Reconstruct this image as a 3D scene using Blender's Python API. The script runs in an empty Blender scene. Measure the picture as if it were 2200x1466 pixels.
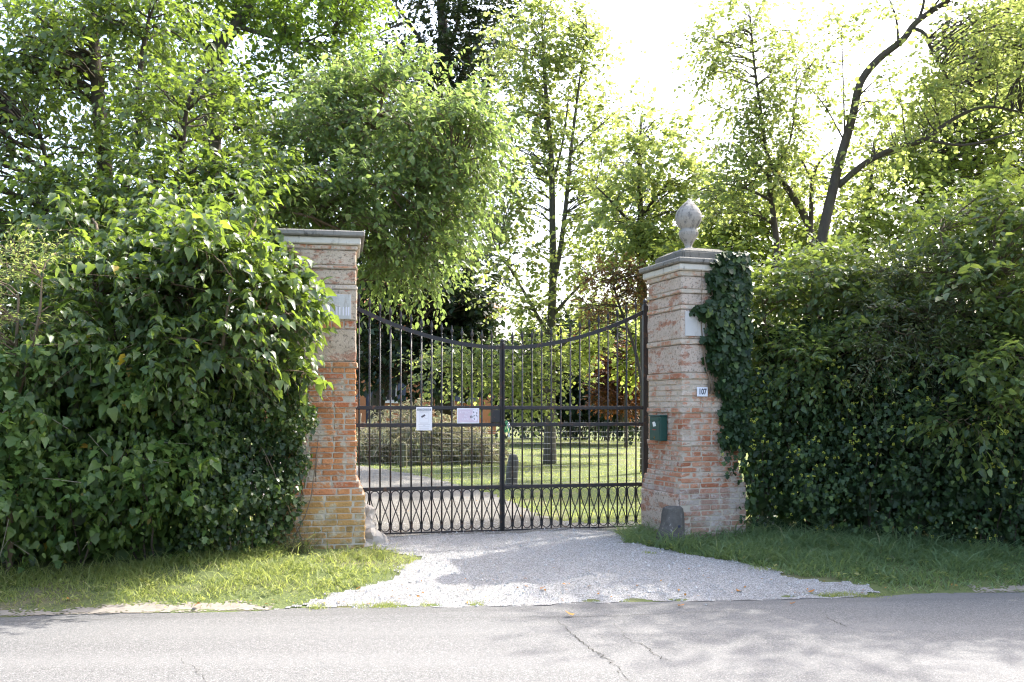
import bpy, bmesh, math, random
import numpy as np
from mathutils import Vector, Matrix, noise as mnoise

S = bpy.context.scene
COL = S.collection
R = math.radians

# ------------------------------------------------------------------ camera, sky, sun, exposure
F, CX, HY, CH = 2000.0, 1100.0, 876.0, 1.6        # focal length and horizon in photo pixels, eye height in metres
cd = bpy.data.cameras.new('camera')
cd.sensor_width = 36.0
cd.lens = 36.0 * F / 2200.0
cd.shift_y = (HY - 733.0) / 2200.0
cd.clip_end = 2000.0
cam = bpy.data.objects.new('camera', cd)
cam.location = (0, 0, CH)
cam.rotation_euler = (R(90), 0, 0)
COL.objects.link(cam)
S.camera = cam

SUN_EL, SUN_AZ = 47.0, 47.0                        # azimuth clockwise from +Y
w = bpy.data.worlds.new('World')
S.world = w
w.use_nodes = True
nt = w.node_tree
bg = nt.nodes['Background']
sky = nt.nodes.new('ShaderNodeTexSky')
sky.sky_type = 'NISHITA'
sky.sun_disc = False
sky.sun_elevation = R(SUN_EL)
sky.sun_rotation = R(SUN_AZ)
sky.air_density = 1.0
sky.dust_density = 5.0
sky.ozone_density = 1.0
bg.inputs['Strength'].default_value = 0.15
nt.links.new(sky.outputs[0], bg.inputs['Color'])

sl = bpy.data.lights.new('sun', 'SUN')
sl.energy = 2.1
sl.angle = R(0.53)
sl.color = (1.0, 0.96, 0.89)
sun = bpy.data.objects.new('sun', sl)
sd = Vector((math.sin(R(SUN_AZ)) * math.cos(R(SUN_EL)), math.cos(R(SUN_AZ)) * math.cos(R(SUN_EL)), math.sin(R(SUN_EL))))
sun.rotation_euler = sd.to_track_quat('Z', 'Y').to_euler()
sun.location = sd * 60
COL.objects.link(sun)

S.view_settings.view_transform = 'Standard'
S.view_settings.look = 'None'
S.view_settings.gamma = 1.0
S.view_settings.use_curve_mapping = False
S.view_settings.exposure = 2.38
S.render.engine = 'CYCLES'
S.cycles.max_bounces = 8
S.cycles.diffuse_bounces = 4
S.cycles.glossy_bounces = 2
S.cycles.transmission_bounces = 6
S.cycles.transparent_max_bounces = 6
S.cycles.caustics_reflective = False
S.cycles.caustics_refractive = False
S.cycles.sample_clamp_indirect = 6.0
S.cycles.use_denoising = True
S.cycles.filter_width = 1.2

rng = np.random.default_rng(7)
random.seed(7)


def at(px, py, Y):
    return Vector(((px - CX) * Y / F, Y, CH - (py - HY) * Y / F))


# ------------------------------------------------------------------ node helpers
def new_mat(name):
    m = bpy.data.materials.new(name)
    m.use_nodes = True
    t = m.node_tree
    for n in list(t.nodes):
        t.nodes.remove(n)
    out = t.nodes.new('ShaderNodeOutputMaterial')
    return m, t, out


def nd(t, typ, **kw):
    n = t.nodes.new(typ)
    for k, v in kw.items():
        if k.startswith('in_'):
            key = k[3:]
            key = int(key) if key.isdigit() else key.replace('_', ' ')
            n.inputs[key].default_value = v
        else:
            setattr(n, k, v)
    return n


def ramp(t, stops, fac=None, interp='LINEAR'):
    n = t.nodes.new('ShaderNodeValToRGB')
    n.color_ramp.interpolation = interp
    el = n.color_ramp.elements
    while len(el) < len(stops):
        el.new(0.5)
    for e, (p, c) in zip(el, stops):
        e.position = p
        e.color = (*c, 1) if len(c) == 3 else c
    if fac is not None:
        t.links.new(fac, n.inputs[0])
    return n.outputs[0]


def mixc(t, fac, a, b, blend='MIX'):
    n = t.nodes.new('ShaderNodeMix')
    n.data_type = 'RGBA'
    n.blend_type = blend
    for sock, v in ((n.inputs[0], fac), (n.inputs[6], a), (n.inputs[7], b)):
        if isinstance(v, (int, float)):
            sock.default_value = v
        elif isinstance(v, tuple):
            sock.default_value = (*v, 1) if len(v) == 3 else v
        else:
            t.links.new(v, sock)
    return n.outputs[2]


def mathn(t, op, a, b=None):
    n = t.nodes.new('ShaderNodeMath')
    n.operation = op
    for i, v in enumerate((a, b)):
        if v is None:
            continue
        if isinstance(v, (int, float)):
            n.inputs[i].default_value = v
        else:
            t.links.new(v, n.inputs[i])
    return n.outputs[0]


def pos(t, scale=(1, 1, 1)):
    g = t.nodes.new('ShaderNodeNewGeometry')
    if scale == (1, 1, 1):
        return g.outputs['Position']
    m = t.nodes.new('ShaderNodeMapping')
    m.inputs['Scale'].default_value = scale
    t.links.new(g.outputs['Position'], m.inputs[0])
    return m.outputs[0]


def noise(t, scale, detail=4, rough=0.6, vec=None, dist=0.0):
    n = nd(t, 'ShaderNodeTexNoise')
    n.inputs['Scale'].default_value = scale
    n.inputs['Detail'].default_value = detail
    n.inputs['Roughness'].default_value = rough
    n.inputs['Distortion'].default_value = dist
    t.links.new(vec if vec is not None else pos(t), n.inputs['Vector'])
    return n.outputs['Fac']


def voro(t, scale, vec=None, feature='F1', out='Distance'):
    n = nd(t, 'ShaderNodeTexVoronoi', feature=feature)
    n.inputs['Scale'].default_value = scale
    t.links.new(vec if vec is not None else pos(t), n.inputs['Vector'])
    return n.outputs[out]


def bump(t, h, strength, dist):
    n = nd(t, 'ShaderNodeBump')
    n.inputs['Strength'].default_value = strength
    n.inputs['Distance'].default_value = dist
    t.links.new(h, n.inputs['Height'])
    return n.outputs[0]


def principled(t, out, col, rough=0.8, spec=0.3, normal=None, metal=0.0):
    p = nd(t, 'ShaderNodeBsdfPrincipled')
    if isinstance(col, tuple):
        p.inputs['Base Color'].default_value = (*col, 1)
    else:
        t.links.new(col, p.inputs['Base Color'])
    if isinstance(rough, (int, float)):
        p.inputs['Roughness'].default_value = rough
    else:
        t.links.new(rough, p.inputs['Roughness'])
    p.inputs['Specular IOR Level'].default_value = spec
    p.inputs['Metallic'].default_value = metal
    if normal is not None:
        t.links.new(normal, p.inputs['Normal'])
    if out is not None:
        t.links.new(p.outputs[0], out.inputs[0])
    return p


def simple(name, col, rough=0.6, spec=0.3, var=0.25, scale=12, bmp=0.0, metal=0.0):
    m, t, o = new_mat(name)
    n = noise(t, scale, 5)
    c = mixc(t, n, tuple(x * (1 - var) for x in col), tuple(min(1, x * (1 + var)) for x in col))
    principled(t, o, c, rough, spec, bump(t, noise(t, scale * 6, 4), bmp, 0.005) if bmp else None, metal)
    return m


def leaf_mat(name, stops, trans, tfac=0.42, rough=0.42, spec=0.4):
    """stops: colours across the plant's leaves; trans: tint of light coming through the blade"""
    m, t, o = new_mat(name)
    a = nd(t, 'ShaderNodeAttribute', attribute_name='var')
    oi = nd(t, 'ShaderNodeObjectInfo')
    v = mathn(t, 'ADD', a.outputs['Fac'], mathn(t, 'MULTIPLY', oi.outputs['Random'], mathn(t, 'LESS_THAN', a.outputs['Fac'], 0.001)))
    n = len(stops)
    c = ramp(t, [(p, col) for p, col in stops], v)
    c = mixc(t, 0.35, c, mixc(t, noise(t, 1.3, 2), (0.6, 0.65, 0.6), (1.35, 1.3, 1.1)), 'MULTIPLY')
    p = principled(t, None, c, rough, spec)
    tr = nd(t, 'ShaderNodeBsdfTranslucent')
    tc = mixc(t, 0.75, c, trans)
    tc = mixc(t, 0.6, tc, mixc(t, v, (0.75, 0.85, 0.8), (1.3, 1.2, 1.0)), 'MULTIPLY')
    t.links.new(tc, tr.inputs[0])
    mx = nd(t, 'ShaderNodeMixShader')
    mx.inputs[0].default_value = tfac
    t.links.new(p.outputs[0], mx.inputs[1])
    t.links.new(tr.outputs[0], mx.inputs[2])
    t.links.new(mx.outputs[0], o.inputs[0])
    return m


def bark_mat(name, a, b):
    m, t, o = new_mat(name)
    v = pos(t, (1, 1, 0.25))
    n = noise(t, 22, 6, 0.7, v)
    c = mixc(t, n, a, b)
    c = mixc(t, ramp(t, [(0.55, (0, 0, 0)), (0.7, (0.5, 0.5, 0.5))], noise(t, 4, 3)), c, (0.10, 0.11, 0.06))
    principled(t, o, c, 0.9, 0.15, bump(t, n, 0.9, 0.02))
    return m


# ------------------------------------------------------------------ object helpers
def link(o):
    COL.objects.link(o)
    return o


def tag(o, label=None, cat=None, group=None, kind=None):
    if label:
        o['label'] = label
    if cat:
        o['category'] = cat
    if group:
        o['group'] = group
    if kind:
        o['kind'] = kind
    return o


def thing(name, label, cat, loc=(0, 0, 0), rz=0.0, group=None):
    o = bpy.data.objects.new(name, None)
    o.empty_display_size = 0.2
    o.location = loc
    o.rotation_euler = (0, 0, rz)
    link(o)
    return tag(o, label, cat, group)


def np_mesh(name, V, T, var=None, flat=False):
    V = np.ascontiguousarray(V, dtype=np.float32)
    T = np.ascontiguousarray(T, dtype=np.int32)
    me = bpy.data.meshes.new(name)
    me.vertices.add(len(V))
    me.vertices.foreach_set('co', V.ravel())
    k = T.shape[1]
    me.loops.add(T.size)
    me.loops.foreach_set('vertex_index', T.ravel())
    me.polygons.add(len(T))
    me.polygons.foreach_set('loop_start', np.arange(0, T.size, k, dtype=np.int32))
    me.update(calc_edges=True)
    if var is not None:
        at_ = me.attributes.new('var', 'FLOAT', 'POINT')
        at_.data.foreach_set('value', np.ascontiguousarray(var, dtype=np.float32))
    if flat:
        me.shade_flat()
    return me


def obj(name, me, mat, parent=None, world=False, kind=None):
    """world=True: the mesh is in world coordinates, keep it there under its parent"""
    o = bpy.data.objects.new(name, me)
    if mat is not None and me is not None and len(me.materials) == 0:
        me.materials.append(mat)
    link(o)
    if parent is not None:
        o.parent = parent
        if world:
            o.matrix_parent_inverse = parent.matrix_basis.inverted()
    if kind:
        o['kind'] = kind
    return o


def bm_mesh(name, bm, flat=True):
    me = bpy.data.meshes.new(name)
    bm.normal_update()
    bm.to_mesh(me)
    bm.free()
    if flat:
        me.shade_flat()
    return me


def bm_box(bm, x0, x1, y0, y1, z0, z1):
    vs = [bm.verts.new(p) for p in ((x0, y0, z0), (x1, y0, z0), (x1, y1, z0), (x0, y1, z0),
                                    (x0, y0, z1), (x1, y0, z1), (x1, y1, z1), (x0, y1, z1))]
    for f in ((0, 3, 2, 1), (4, 5, 6, 7), (0, 1, 5, 4), (1, 2, 6, 5), (2, 3, 7, 6), (3, 0, 4, 7)):
        bm.faces.new([vs[i] for i in f])
    return vs


def box_mesh(name, x0, x1, y0, y1, z0, z1, bevel=0.0, seg=1):
    bm = bmesh.new()
    bm_box(bm, x0, x1, y0, y1, z0, z1)
    if bevel:
        bmesh.ops.bevel(bm, geom=bm.edges[:], offset=bevel, segments=seg, affect='EDGES', profile=0.6)
    return bm_mesh(name, bm)


def rough_box(name, x0, x1, y0, y1, z0, z1, res=0.06, amp=0.006, seed=0, bevel=0.008):
    bm = bmesh.new()
    bm_box(bm, x0, x1, y0, y1, z0, z1)
    bmesh.ops.bevel(bm, geom=bm.edges[:], offset=bevel, segments=1, affect='EDGES')
    for ax, ln in ((0, x1 - x0), (1, y1 - y0), (2, z1 - z0)):
        es = [e for e in bm.edges if abs((e.verts[0].co - e.verts[1].co)[ax]) > 0.9 * (ln - 2 * bevel)]
        c = max(0, min(16, int(ln / res)))
        if c and es:
            bmesh.ops.subdivide_edges(bm, edges=es, cuts=c, use_grid_fill=True)
    for v in bm.verts:
        p = v.co * 9 + Vector((seed * 3.1, seed, 0))
        v.co += Vector((mnoise.noise(p), mnoise.noise(p + Vector((9, 0, 0))), mnoise.noise(p + Vector((0, 9, 0))) * 0.6)) * amp
    return bm_mesh(name, bm, flat=False)


def lathe(name, prof, n=24, smooth=True):
    V, T = [], []
    for r, z in prof:
        for k in range(n):
            a = 2 * math.pi * k / n
            V.append((r * math.cos(a), r * math.sin(a), z))
    for i in range(len(prof) - 1):
        for k in range(n):
            a, b = i * n + k, i * n + (k + 1) % n
            T.append((a, b, b + n, a + n))
    me = bpy.data.meshes.new(name)
    top = list(range((len(prof) - 1) * n, len(prof) * n))
    me.from_pydata(V, [], T + [tuple(range(n - 1, -1, -1)), tuple(top)])
    if not smooth:
        me.shade_flat()
    return me


def frames(Tn):
    Tn = Tn / (np.linalg.norm(Tn, axis=1, keepdims=True) + 1e-9)
    ref = np.where(np.abs(Tn[:, 2:3]) > 0.9, np.array([[1.0, 0, 0]]), np.array([[0, 0, 1.0]]))
    U = np.cross(Tn, ref)
    U /= np.linalg.norm(U, axis=1, keepdims=True) + 1e-9
    return U, np.cross(Tn, U)


def tube(P, rad, k=7, ref=None):
    P = np.asarray(P, float)
    rad = np.broadcast_to(np.asarray(rad, float), (len(P),))
    Tn = np.gradient(P, axis=0)
    if ref is None:
        t0 = P[-1] - P[0]
        ref = np.array([1.0, 0, 0]) if abs(t0[2]) > 0.7 * np.linalg.norm(t0) else np.array([0, 0, 1.0])
    Tn /= np.linalg.norm(Tn, axis=1, keepdims=True) + 1e-9
    U = np.cross(Tn, ref)
    U /= np.linalg.norm(U, axis=1, keepdims=True) + 1e-9
    W = np.cross(Tn, U)
    a = np.arange(k) * 2 * np.pi / k
    V = P[:, None] + rad[:, None, None] * (np.cos(a)[None, :, None] * U[:, None] + np.sin(a)[None, :, None] * W[:, None])
    V = V.reshape(-1, 3)
    i = np.arange(len(P) - 1)[:, None] * k
    j = np.arange(k)[None, :]
    j2 = (j + 1) % k
    q = np.stack([i + j, i + j2, i + j2 + k, i + j + k], -1).reshape(-1, 4)
    T = np.concatenate([q[:, [0, 1, 2]], q[:, [0, 2, 3]]])
    V = np.concatenate([V, P[:1], P[-1:]])
    n0, n1 = len(V) - 2, len(V) - 1
    jj = np.arange(k)
    c0 = np.stack([np.full(k, n0), (jj + 1) % k, jj], -1)
    b = (len(P) - 1) * k
    c1 = np.stack([np.full(k, n1), b + jj, b + (jj + 1) % k], -1)
    return V, np.concatenate([T, c0, c1])


class Acc:
    def __init__(s):
        s.V, s.T, s.n = [], [], 0

    def add(s, V, T):
        s.V.append(np.asarray(V, float))
        s.T.append(np.asarray(T) + s.n)
        s.n += len(V)

    def box(s, x0, x1, y0, y1, z0, z1):
        V = [(x0, y0, z0), (x1, y0, z0), (x1, y1, z0), (x0, y1, z0), (x0, y0, z1), (x1, y0, z1), (x1, y1, z1), (x0, y1, z1)]
        q = [(0, 3, 2, 1), (4, 5, 6, 7), (0, 1, 5, 4), (1, 2, 6, 5), (2, 3, 7, 6), (3, 0, 4, 7)]
        s.add(V, [x for f in q for x in ((f[0], f[1], f[2]), (f[0], f[2], f[3]))])

    def mesh(s, name, flat=False):
        return np_mesh(name, np.concatenate(s.V), np.concatenate(s.T), flat=flat)


def prisms(A, B, r0, r1):
    """thin three-sided twigs from A to B, all in one go"""
    n = len(A)
    U, W = frames(B - A)
    V = []
    for P, r in ((A, r0), (B, r1)):
        for k in range(3):
            a = 2 * math.pi * k / 3
            V.append(P + np.reshape(r, (-1, 1)) * (math.cos(a) * U + math.sin(a) * W))
    V = np.stack(V, 1).reshape(-1, 3)
    base = np.array([(0, 1, 4), (0, 4, 3), (1, 2, 5), (1, 5, 4), (2, 0, 3), (2, 3, 5)])
    T = (np.arange(n)[:, None, None] * 6 + base[None]).reshape(-1, 3)
    return V, T


def smooth_path(pts, rad, sub=5, wob=0.0):
    P = np.asarray([tuple(p) for p in pts], float)
    rad = np.asarray(rad, float)
    n = len(P)
    ext = np.vstack([2 * P[0] - P[1], P, 2 * P[-1] - P[-2]])
    out, ro = [], []
    for i in range(n - 1):
        p0, p1, p2, p3 = ext[i:i + 4]
        for t in np.arange(sub) / sub:
            out.append(0.5 * (2 * p1 + (p2 - p0) * t + (2 * p0 - 5 * p1 + 4 * p2 - p3) * t * t + (3 * p1 - p0 - 3 * p2 + p3) * t ** 3))
            ro.append(rad[i] * (1 - t) + rad[i + 1] * t)
    out.append(P[-1])
    ro.append(rad[-1])
    out = np.array(out)
    if wob:
        out[1:-1] += rng.normal(0, wob, (len(out) - 2, 3))
    return out, np.array(ro)


# ------------------------------------------------------------------ leaves
def _tm(v, t):
    return np.array(v, float), np.array(t, int)


LEAF = {
    'ovate': _tm([(0, 0, 0), (-.27, .3, .07), (.27, .3, .07), (0, .45, .0), (-.2, .68, .03), (.2, .68, .03), (0, 1, -.12)],
                 [(0, 2, 3), (3, 2, 5), (3, 5, 6), (0, 3, 1), (3, 4, 1), (3, 6, 4)]),
    'heart': _tm([(0, .05, 0), (-.24, -.02, .05), (.24, -.02, .05), (-.37, .24, .10), (.37, .24, .10), (0, .42, 0), (-.22, .62, .02), (.22, .62, .02), (0, 1.05, -.24)],
                 [(0, 2, 4), (0, 4, 5), (5, 4, 7), (5, 7, 8), (0, 3, 1), (0, 5, 3), (5, 6, 3), (5, 8, 6)]),
    'lance': _tm([(0, 0, 0), (-.14, .3, .04), (.14, .3, .04), (-.12, .62, .0), (.12, .62, .0), (0, 1, -.18), (0, .45, -.02)],
                 [(0, 2, 6), (6, 2, 4), (6, 4, 5), (0, 6, 1), (6, 3, 1), (6, 5, 3)]),
    'ivy': _tm([(0, -.02, 0), (-.5, .15, .06), (.5, .15, .06), (-.27, .42, .03), (.27, .42, .03), (-.33, .66, .0), (.33, .66, .0), (0, 1, -.08), (0, .4, -.03)],
                [(0, 2, 8), (2, 4, 8), (4, 6, 8), (6, 7, 8), (1, 0, 8), (3, 1, 8), (5, 3, 8), (7, 5, 8)]),
    'round': _tm([(0, 0, 0), (-.38, .25, .06), (.38, .25, .06), (-.36, .65, .03), (.36, .65, .03), (0, 1, -.08)],
                 [(0, 2, 4), (0, 4, 5), (0, 5, 3), (0, 3, 1)]),
    'small': _tm([(0, 0, 0), (-.33, .45, .08), (.33, .45, .08), (0, 1, -.05)], [(0, 2, 3), (0, 3, 1)]),
}


def norm(a):
    return a / (np.linalg.norm(a, axis=-1, keepdims=True) + 1e-9)


def leaf_arrays(P, D, N, Sz, kind):
    tv, tt = LEAF[kind]
    D = norm(D)
    X = norm(np.cross(D, N))
    N = np.cross(X, D)
    V = P[:, None] + Sz[:, None, None] * (tv[None, :, 0:1] * X[:, None] + tv[None, :, 1:2] * D[:, None] + tv[None, :, 2:3] * N[:, None])
    T = (np.arange(len(P))[:, None, None] * len(tv) + tt[None]).reshape(-1, 3)
    return V.reshape(-1, 3), T


def leaf_mesh(name, L, kind):
    P, D, N, Sz, var = L
    V, T = leaf_arrays(P, D, N, Sz, kind)
    return np_mesh(name, V, T, np.repeat(var, len(LEAF[kind][0])))


_single = {}


def single_leaf(kind, mat):
    key = (kind, mat.name)
    if key not in _single:
        tv, tt = LEAF[kind]
        me = np_mesh('leaf_' + kind, tv, tt)
        me.materials.append(mat)
        _single[key] = me
    return _single[key]


def leaf_objects(L, idx, kind, mat, parent):
    P, D, N, Sz, var = L
    me = single_leaf(kind, mat)
    inv = parent.matrix_basis.inverted()
    D = norm(D)
    X = norm(np.cross(D, N))
    N = np.cross(X, D)
    for i in idx:
        o = bpy.data.objects.new('leaf', me)
        s = float(Sz[i])
        o.parent = parent
        o.matrix_parent_inverse = inv
        o.matrix_basis = Matrix(((X[i, 0] * s, D[i, 0] * s, N[i, 0] * s, P[i, 0]),
                                 (X[i, 1] * s, D[i, 1] * s, N[i, 1] * s, P[i, 1]),
                                 (X[i, 2] * s, D[i, 2] * s, N[i, 2] * s, P[i, 2]), (0, 0, 0, 1)))
        COL.objects.link(o)


def cat_leaves(*Ls):
    return tuple(np.concatenate(x) for x in zip(*Ls))


def take(L, m):
    return tuple(x[m] for x in L)


def sprigs(O, D, Ln, k, size, hang=0.35, spread=0.8, drop=0.25, jit=0.3, upn=1.0):
    """k leaves set alternately along each twig; returns leaves and the twigs' ends"""
    n = len(O)
    D = norm(D)
    side = norm(np.cross(D, np.array([0, 0, 1.0])) + rng.normal(0, 0.15, (n, 3)))
    P, LD, NN = [], [], []
    for j in range(k):
        t = (j + 0.7) / k
        p = O + D * (Ln * t)[:, None]
        p[:, 2] -= drop * Ln * t * t
        sg = 1 if j % 2 else -1
        last = (j == k - 1)
        d = D * (0.9 if last else 0.5) + side * (0 if last else sg * spread) + rng.normal(0, jit, (n, 3))
        d[:, 2] -= hang
        nn = np.array([0, 0, upn]) + rng.normal(0, 0.45, (n, 3)) + side * sg * 0.25
        P.append(p)
        LD.append(d)
        NN.append(nn)
    P, LD, NN = (np.concatenate(x) for x in (P, LD, NN))
    Sz = size * rng.uniform(0.55, 1.3, len(P)) * np.tile(rng.uniform(.75, 1.2, n), k)
    base = np.tile(rng.normal(0.45, 0.16, n), k)
    var = np.clip(base + rng.normal(0, 0.12, len(P)), 0.01, 0.985)
    tip = O + D * Ln[:, None]
    tip[:, 2] -= drop * Ln
    return (P, LD, NN, Sz, var), tip


def clumps_in(blobs, n_total, cl=0.34):
    """blobs: (px, py, Y, rx px, ry px, rz m[, weight]); returns clump centres, radii, outward directions"""
    B = []
    for b in blobs:
        c = at(b[0], b[1], b[2])
        s = b[2] / F
        B.append((tuple(c), (b[3] * s, b[5], b[4] * s), b[6] if len(b) > 6 else 1.0))
    wts = np.array([(r[0] * r[2]) * wt for _, r, wt in B])
    wts = wts / wts.sum()
    cs, rs, od = [], [], []
    for (c, r, _), f in zip(B, wts):
        m = max(3, int(round(n_total * f)))
        u = norm(rng.normal(0, 1, (m, 3)))
        rad = rng.uniform(0.25, 1.0, m) ** 0.5
        cs.append(np.array(c) + u * rad[:, None] * np.array(r) * 0.82)
        rr = cl * (r[0] * r[1] * r[2]) ** (1 / 3)
        rs.append(rng.uniform(0.7, 1.3, m) * rr)
        od.append(u)
    return np.concatenate(cs), np.concatenate(rs), np.concatenate(od)


def fill_clumps(C, Rr, OD, per, flat=0.7):
    n = len(C) * per
    u = norm(rng.normal(0, 1, (n, 3)))
    rad = rng.uniform(0, 1, n) ** 0.45
    c = np.repeat(C, per, 0)
    r = np.repeat(Rr, per)
    o = np.repeat(OD, per, 0)
    p = c + u * (rad * r)[:, None] * np.array([1, 1, flat])
    d = u * 0.7 + o * 0.6 + np.array([0, 0, 0.25]) + rng.normal(0, 0.3, (n, 3))
    return p, d


def limb(acc, pts, rad, k=7, sub=5, wob=0.0):
    P, r = smooth_path(pts, rad, sub, wob)
    acc.add(*tube(P, r, k))
    return P, r


def branches_to(acc, skel, C, r_end=0.006, k=5, fac=0.012):
    """a bough from the nearest lower part of the skeleton to every clump"""
    SP = np.concatenate([p for p, _ in skel])
    SR = np.concatenate([r for _, r in skel])
    newp = []
    for c in C:
        d = np.linalg.norm(SP - c, axis=1)
        pen = np.maximum(0, SP[:, 2] - c[2] + 0.15 * d) * 2.0
        i = int(np.argmin(d + pen))
        s = SP[i]
        L = d[i]
        if L < 0.05:
            continue
        mid = s * 0.5 + c * 0.5 + np.array([0, 0, 0.10 * L]) + rng.normal(0, 0.06 * L, 3)
        P, r = smooth_path([s, mid, c], [min(SR[i] * 0.6, 0.008 + fac * L), 0.006 + fac * 0.5 * L, r_end], 4, 0.012 * L)
        acc.add(*tube(P, r, k))
        newp.append((P, r))
    return newp


# ------------------------------------------------------------------ materials
M = {}
M['bark'] = bark_mat('bark', (0.035, 0.028, 0.022), (0.12, 0.10, 0.08))
M['bark_grey'] = bark_mat('bark_grey', (0.10, 0.09, 0.075), (0.24, 0.22, 0.19))
M['bark_mid'] = bark_mat('bark_mid', (0.05, 0.045, 0.035), (0.15, 0.135, 0.11))
M['twig'] = simple('twig', (0.16, 0.12, 0.08), 0.8)
G = {
    'creeper': leaf_mat('creeper_leaf', [(0, (.03, .06, .02)), (.4, (.066, .12, .034)), (.75, (.125, .195, .05)), (.98, (.13, .18, .045)), (.988, (.40, .25, .04)), (1, (.38, .20, .04))], (.16, .27, .03), .36, .4, .4),
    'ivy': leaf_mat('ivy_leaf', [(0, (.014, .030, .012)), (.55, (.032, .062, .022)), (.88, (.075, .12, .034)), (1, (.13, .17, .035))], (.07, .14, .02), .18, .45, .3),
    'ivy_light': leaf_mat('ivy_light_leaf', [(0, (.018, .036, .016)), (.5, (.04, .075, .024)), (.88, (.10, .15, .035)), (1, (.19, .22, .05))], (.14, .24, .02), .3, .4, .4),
    'mulberry': leaf_mat('mulberry_leaf', [(0, (.05, .085, .045)), (.5, (.085, .13, .058)), (.85, (.125, .18, .065)), (.985, (.14, .19, .06)), (.992, (.5, .33, .04))], (.30, .42, .04), .46, .36, .5),
    'drooping': leaf_mat('drooping_leaf', [(0, (.06, .10, .042)), (.5, (.10, .155, .06)), (.9, (.145, .205, .075)), (1, (.22, .23, .08))], (.36, .49, .12), .5, .38, .45),
    'maple': leaf_mat('maple_leaf', [(0, (.04, .075, .026)), (.5, (.06, .105, .032)), (1, (.10, .155, .045))], (.28, .42, .04), .5),
    'dark': leaf_mat('dark_shade_leaf', [(0, (.012, .024, .012)), (.6, (.022, .040, .017)), (.95, (.045, .07, .024)), (1, (.18, .09, .03))], (.06, .10, .02), .18),  # dark green, deepened so the colour carries the shade behind the gate
    'lime': leaf_mat('lime_leaf', [(0, (.07, .11, .04)), (.5, (.125, .18, .06)), (.86, (.19, .24, .07)), (.95, (.28, .24, .07)), (1, (.34, .15, .05))], (.50, .58, .16), .54),
    'lime_creeper': leaf_mat('young_creeper_leaf', [(0, (.05, .09, .025)), (.5, (.10, .16, .04)), (.9, (.17, .23, .05)), (.97, (.20, .20, .05)), (1, (.22, .13, .06))], (.30, .42, .05), .42, .45, .3),
    'copper': leaf_mat('copper_leaf', [(0, (.05, .022, .014)), (.5, (.10, .042, .02)), (1, (.18, .09, .03))], (.30, .11, .03), .4),
    'orange': leaf_mat('orange_leaf', [(0, (.08, .10, .035)), (.35, (.12, .10, .04)), (.5, (.20, .10, .05)), (.8, (.28, .12, .055)), (1, (.32, .20, .08))], (.36, .18, .07), .42),
    'yellow': leaf_mat('yellow_green_leaf', [(0, (.07, .11, .03)), (.5, (.12, .17, .04)), (1, (.19, .23, .06))], (.48, .56, .10), .54),
    'shrub': leaf_mat('shrub_leaf', [(0, (.05, .085, .042)), (.5, (.095, .145, .062)), (.9, (.145, .205, .075)), (1, (.19, .24, .08))], (.40, .50, .08), .48, .33, .5),
    'grey': leaf_mat('grey_green_leaf', [(0, (.06, .078, .042)), (.5, (.10, .125, .068)), (1, (.15, .175, .09))], (.15, .2, .04), .35),
    'pine': leaf_mat('pine_needle', [(0, (.03, .045, .035)), (1, (.06, .08, .055))], (.07, .1, .04), .2),
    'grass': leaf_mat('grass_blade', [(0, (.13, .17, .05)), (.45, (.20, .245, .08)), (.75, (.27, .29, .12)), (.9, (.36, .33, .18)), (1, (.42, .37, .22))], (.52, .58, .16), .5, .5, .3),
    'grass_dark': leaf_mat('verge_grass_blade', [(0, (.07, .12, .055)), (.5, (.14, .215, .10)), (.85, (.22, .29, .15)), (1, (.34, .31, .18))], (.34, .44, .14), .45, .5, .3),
    'dry': leaf_mat('dry_leaf', [(0, (.09, .095, .06)), (.4, (.20, .205, .13)), (.8, (.36, .36, .25)), (1, (.20, .25, .11))], (.36, .34, .2), .35, .8, .1),
    'fallen': leaf_mat('fallen_leaf', [(0, (.34, .14, .04)), (1, (.45, .24, .06))], (.4, .2, .05), .2, .7, .2),
}


def brick_mat(name, stops, lime, lime_amt, moss=0.0):
    m, t, o = new_mat(name)
    oi = nd(t, 'ShaderNodeObjectInfo')
    c = ramp(t, stops, oi.outputs['Random'])
    c = mixc(t, 0.8, c, mixc(t, noise(t, 28, 5, 0.7), (0.68, 0.64, 0.6), (1.3, 1.32, 1.34)), 'MULTIPLY')
    m1 = ramp(t, [(lime_amt, (1, 1, 1)), (lime_amt + 0.10, (0, 0, 0))], noise(t, 5.5, 7, 0.72))
    c = mixc(t, m1, c, mixc(t, noise(t, 40, 4), tuple(x * 0.75 for x in lime), lime))
    m3 = ramp(t, [(0.63, (0, 0, 0)), (0.72, (0.75, 0.75, 0.75))], noise(t, 60, 3, 0.6))
    c = mixc(t, m3, c, (0.085, 0.07, 0.055))
    if moss:
        g = nd(t, 'ShaderNodeSeparateXYZ')
        t.links.new(pos(t), g.inputs[0])
        mz = mathn(t, 'MULTIPLY', ramp(t, [(0.2, (1, 1, 1)), (0.62, (0, 0, 0))], g.outputs[2]), ramp(t, [(0.42, (0, 0, 0)), (0.6, (1, 1, 1))], noise(t, 6, 5)))
        c = mixc(t, mathn(t, 'MULTIPLY', mz, moss), c, (0.12, 0.12, 0.045))
    h = mathn(t, 'ADD', noise(t, 60, 6, 0.75), voro(t, 45))
    principled(t, o, c, 0.92, 0.15, bump(t, h, 0.7, 0.006))
    return m


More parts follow.
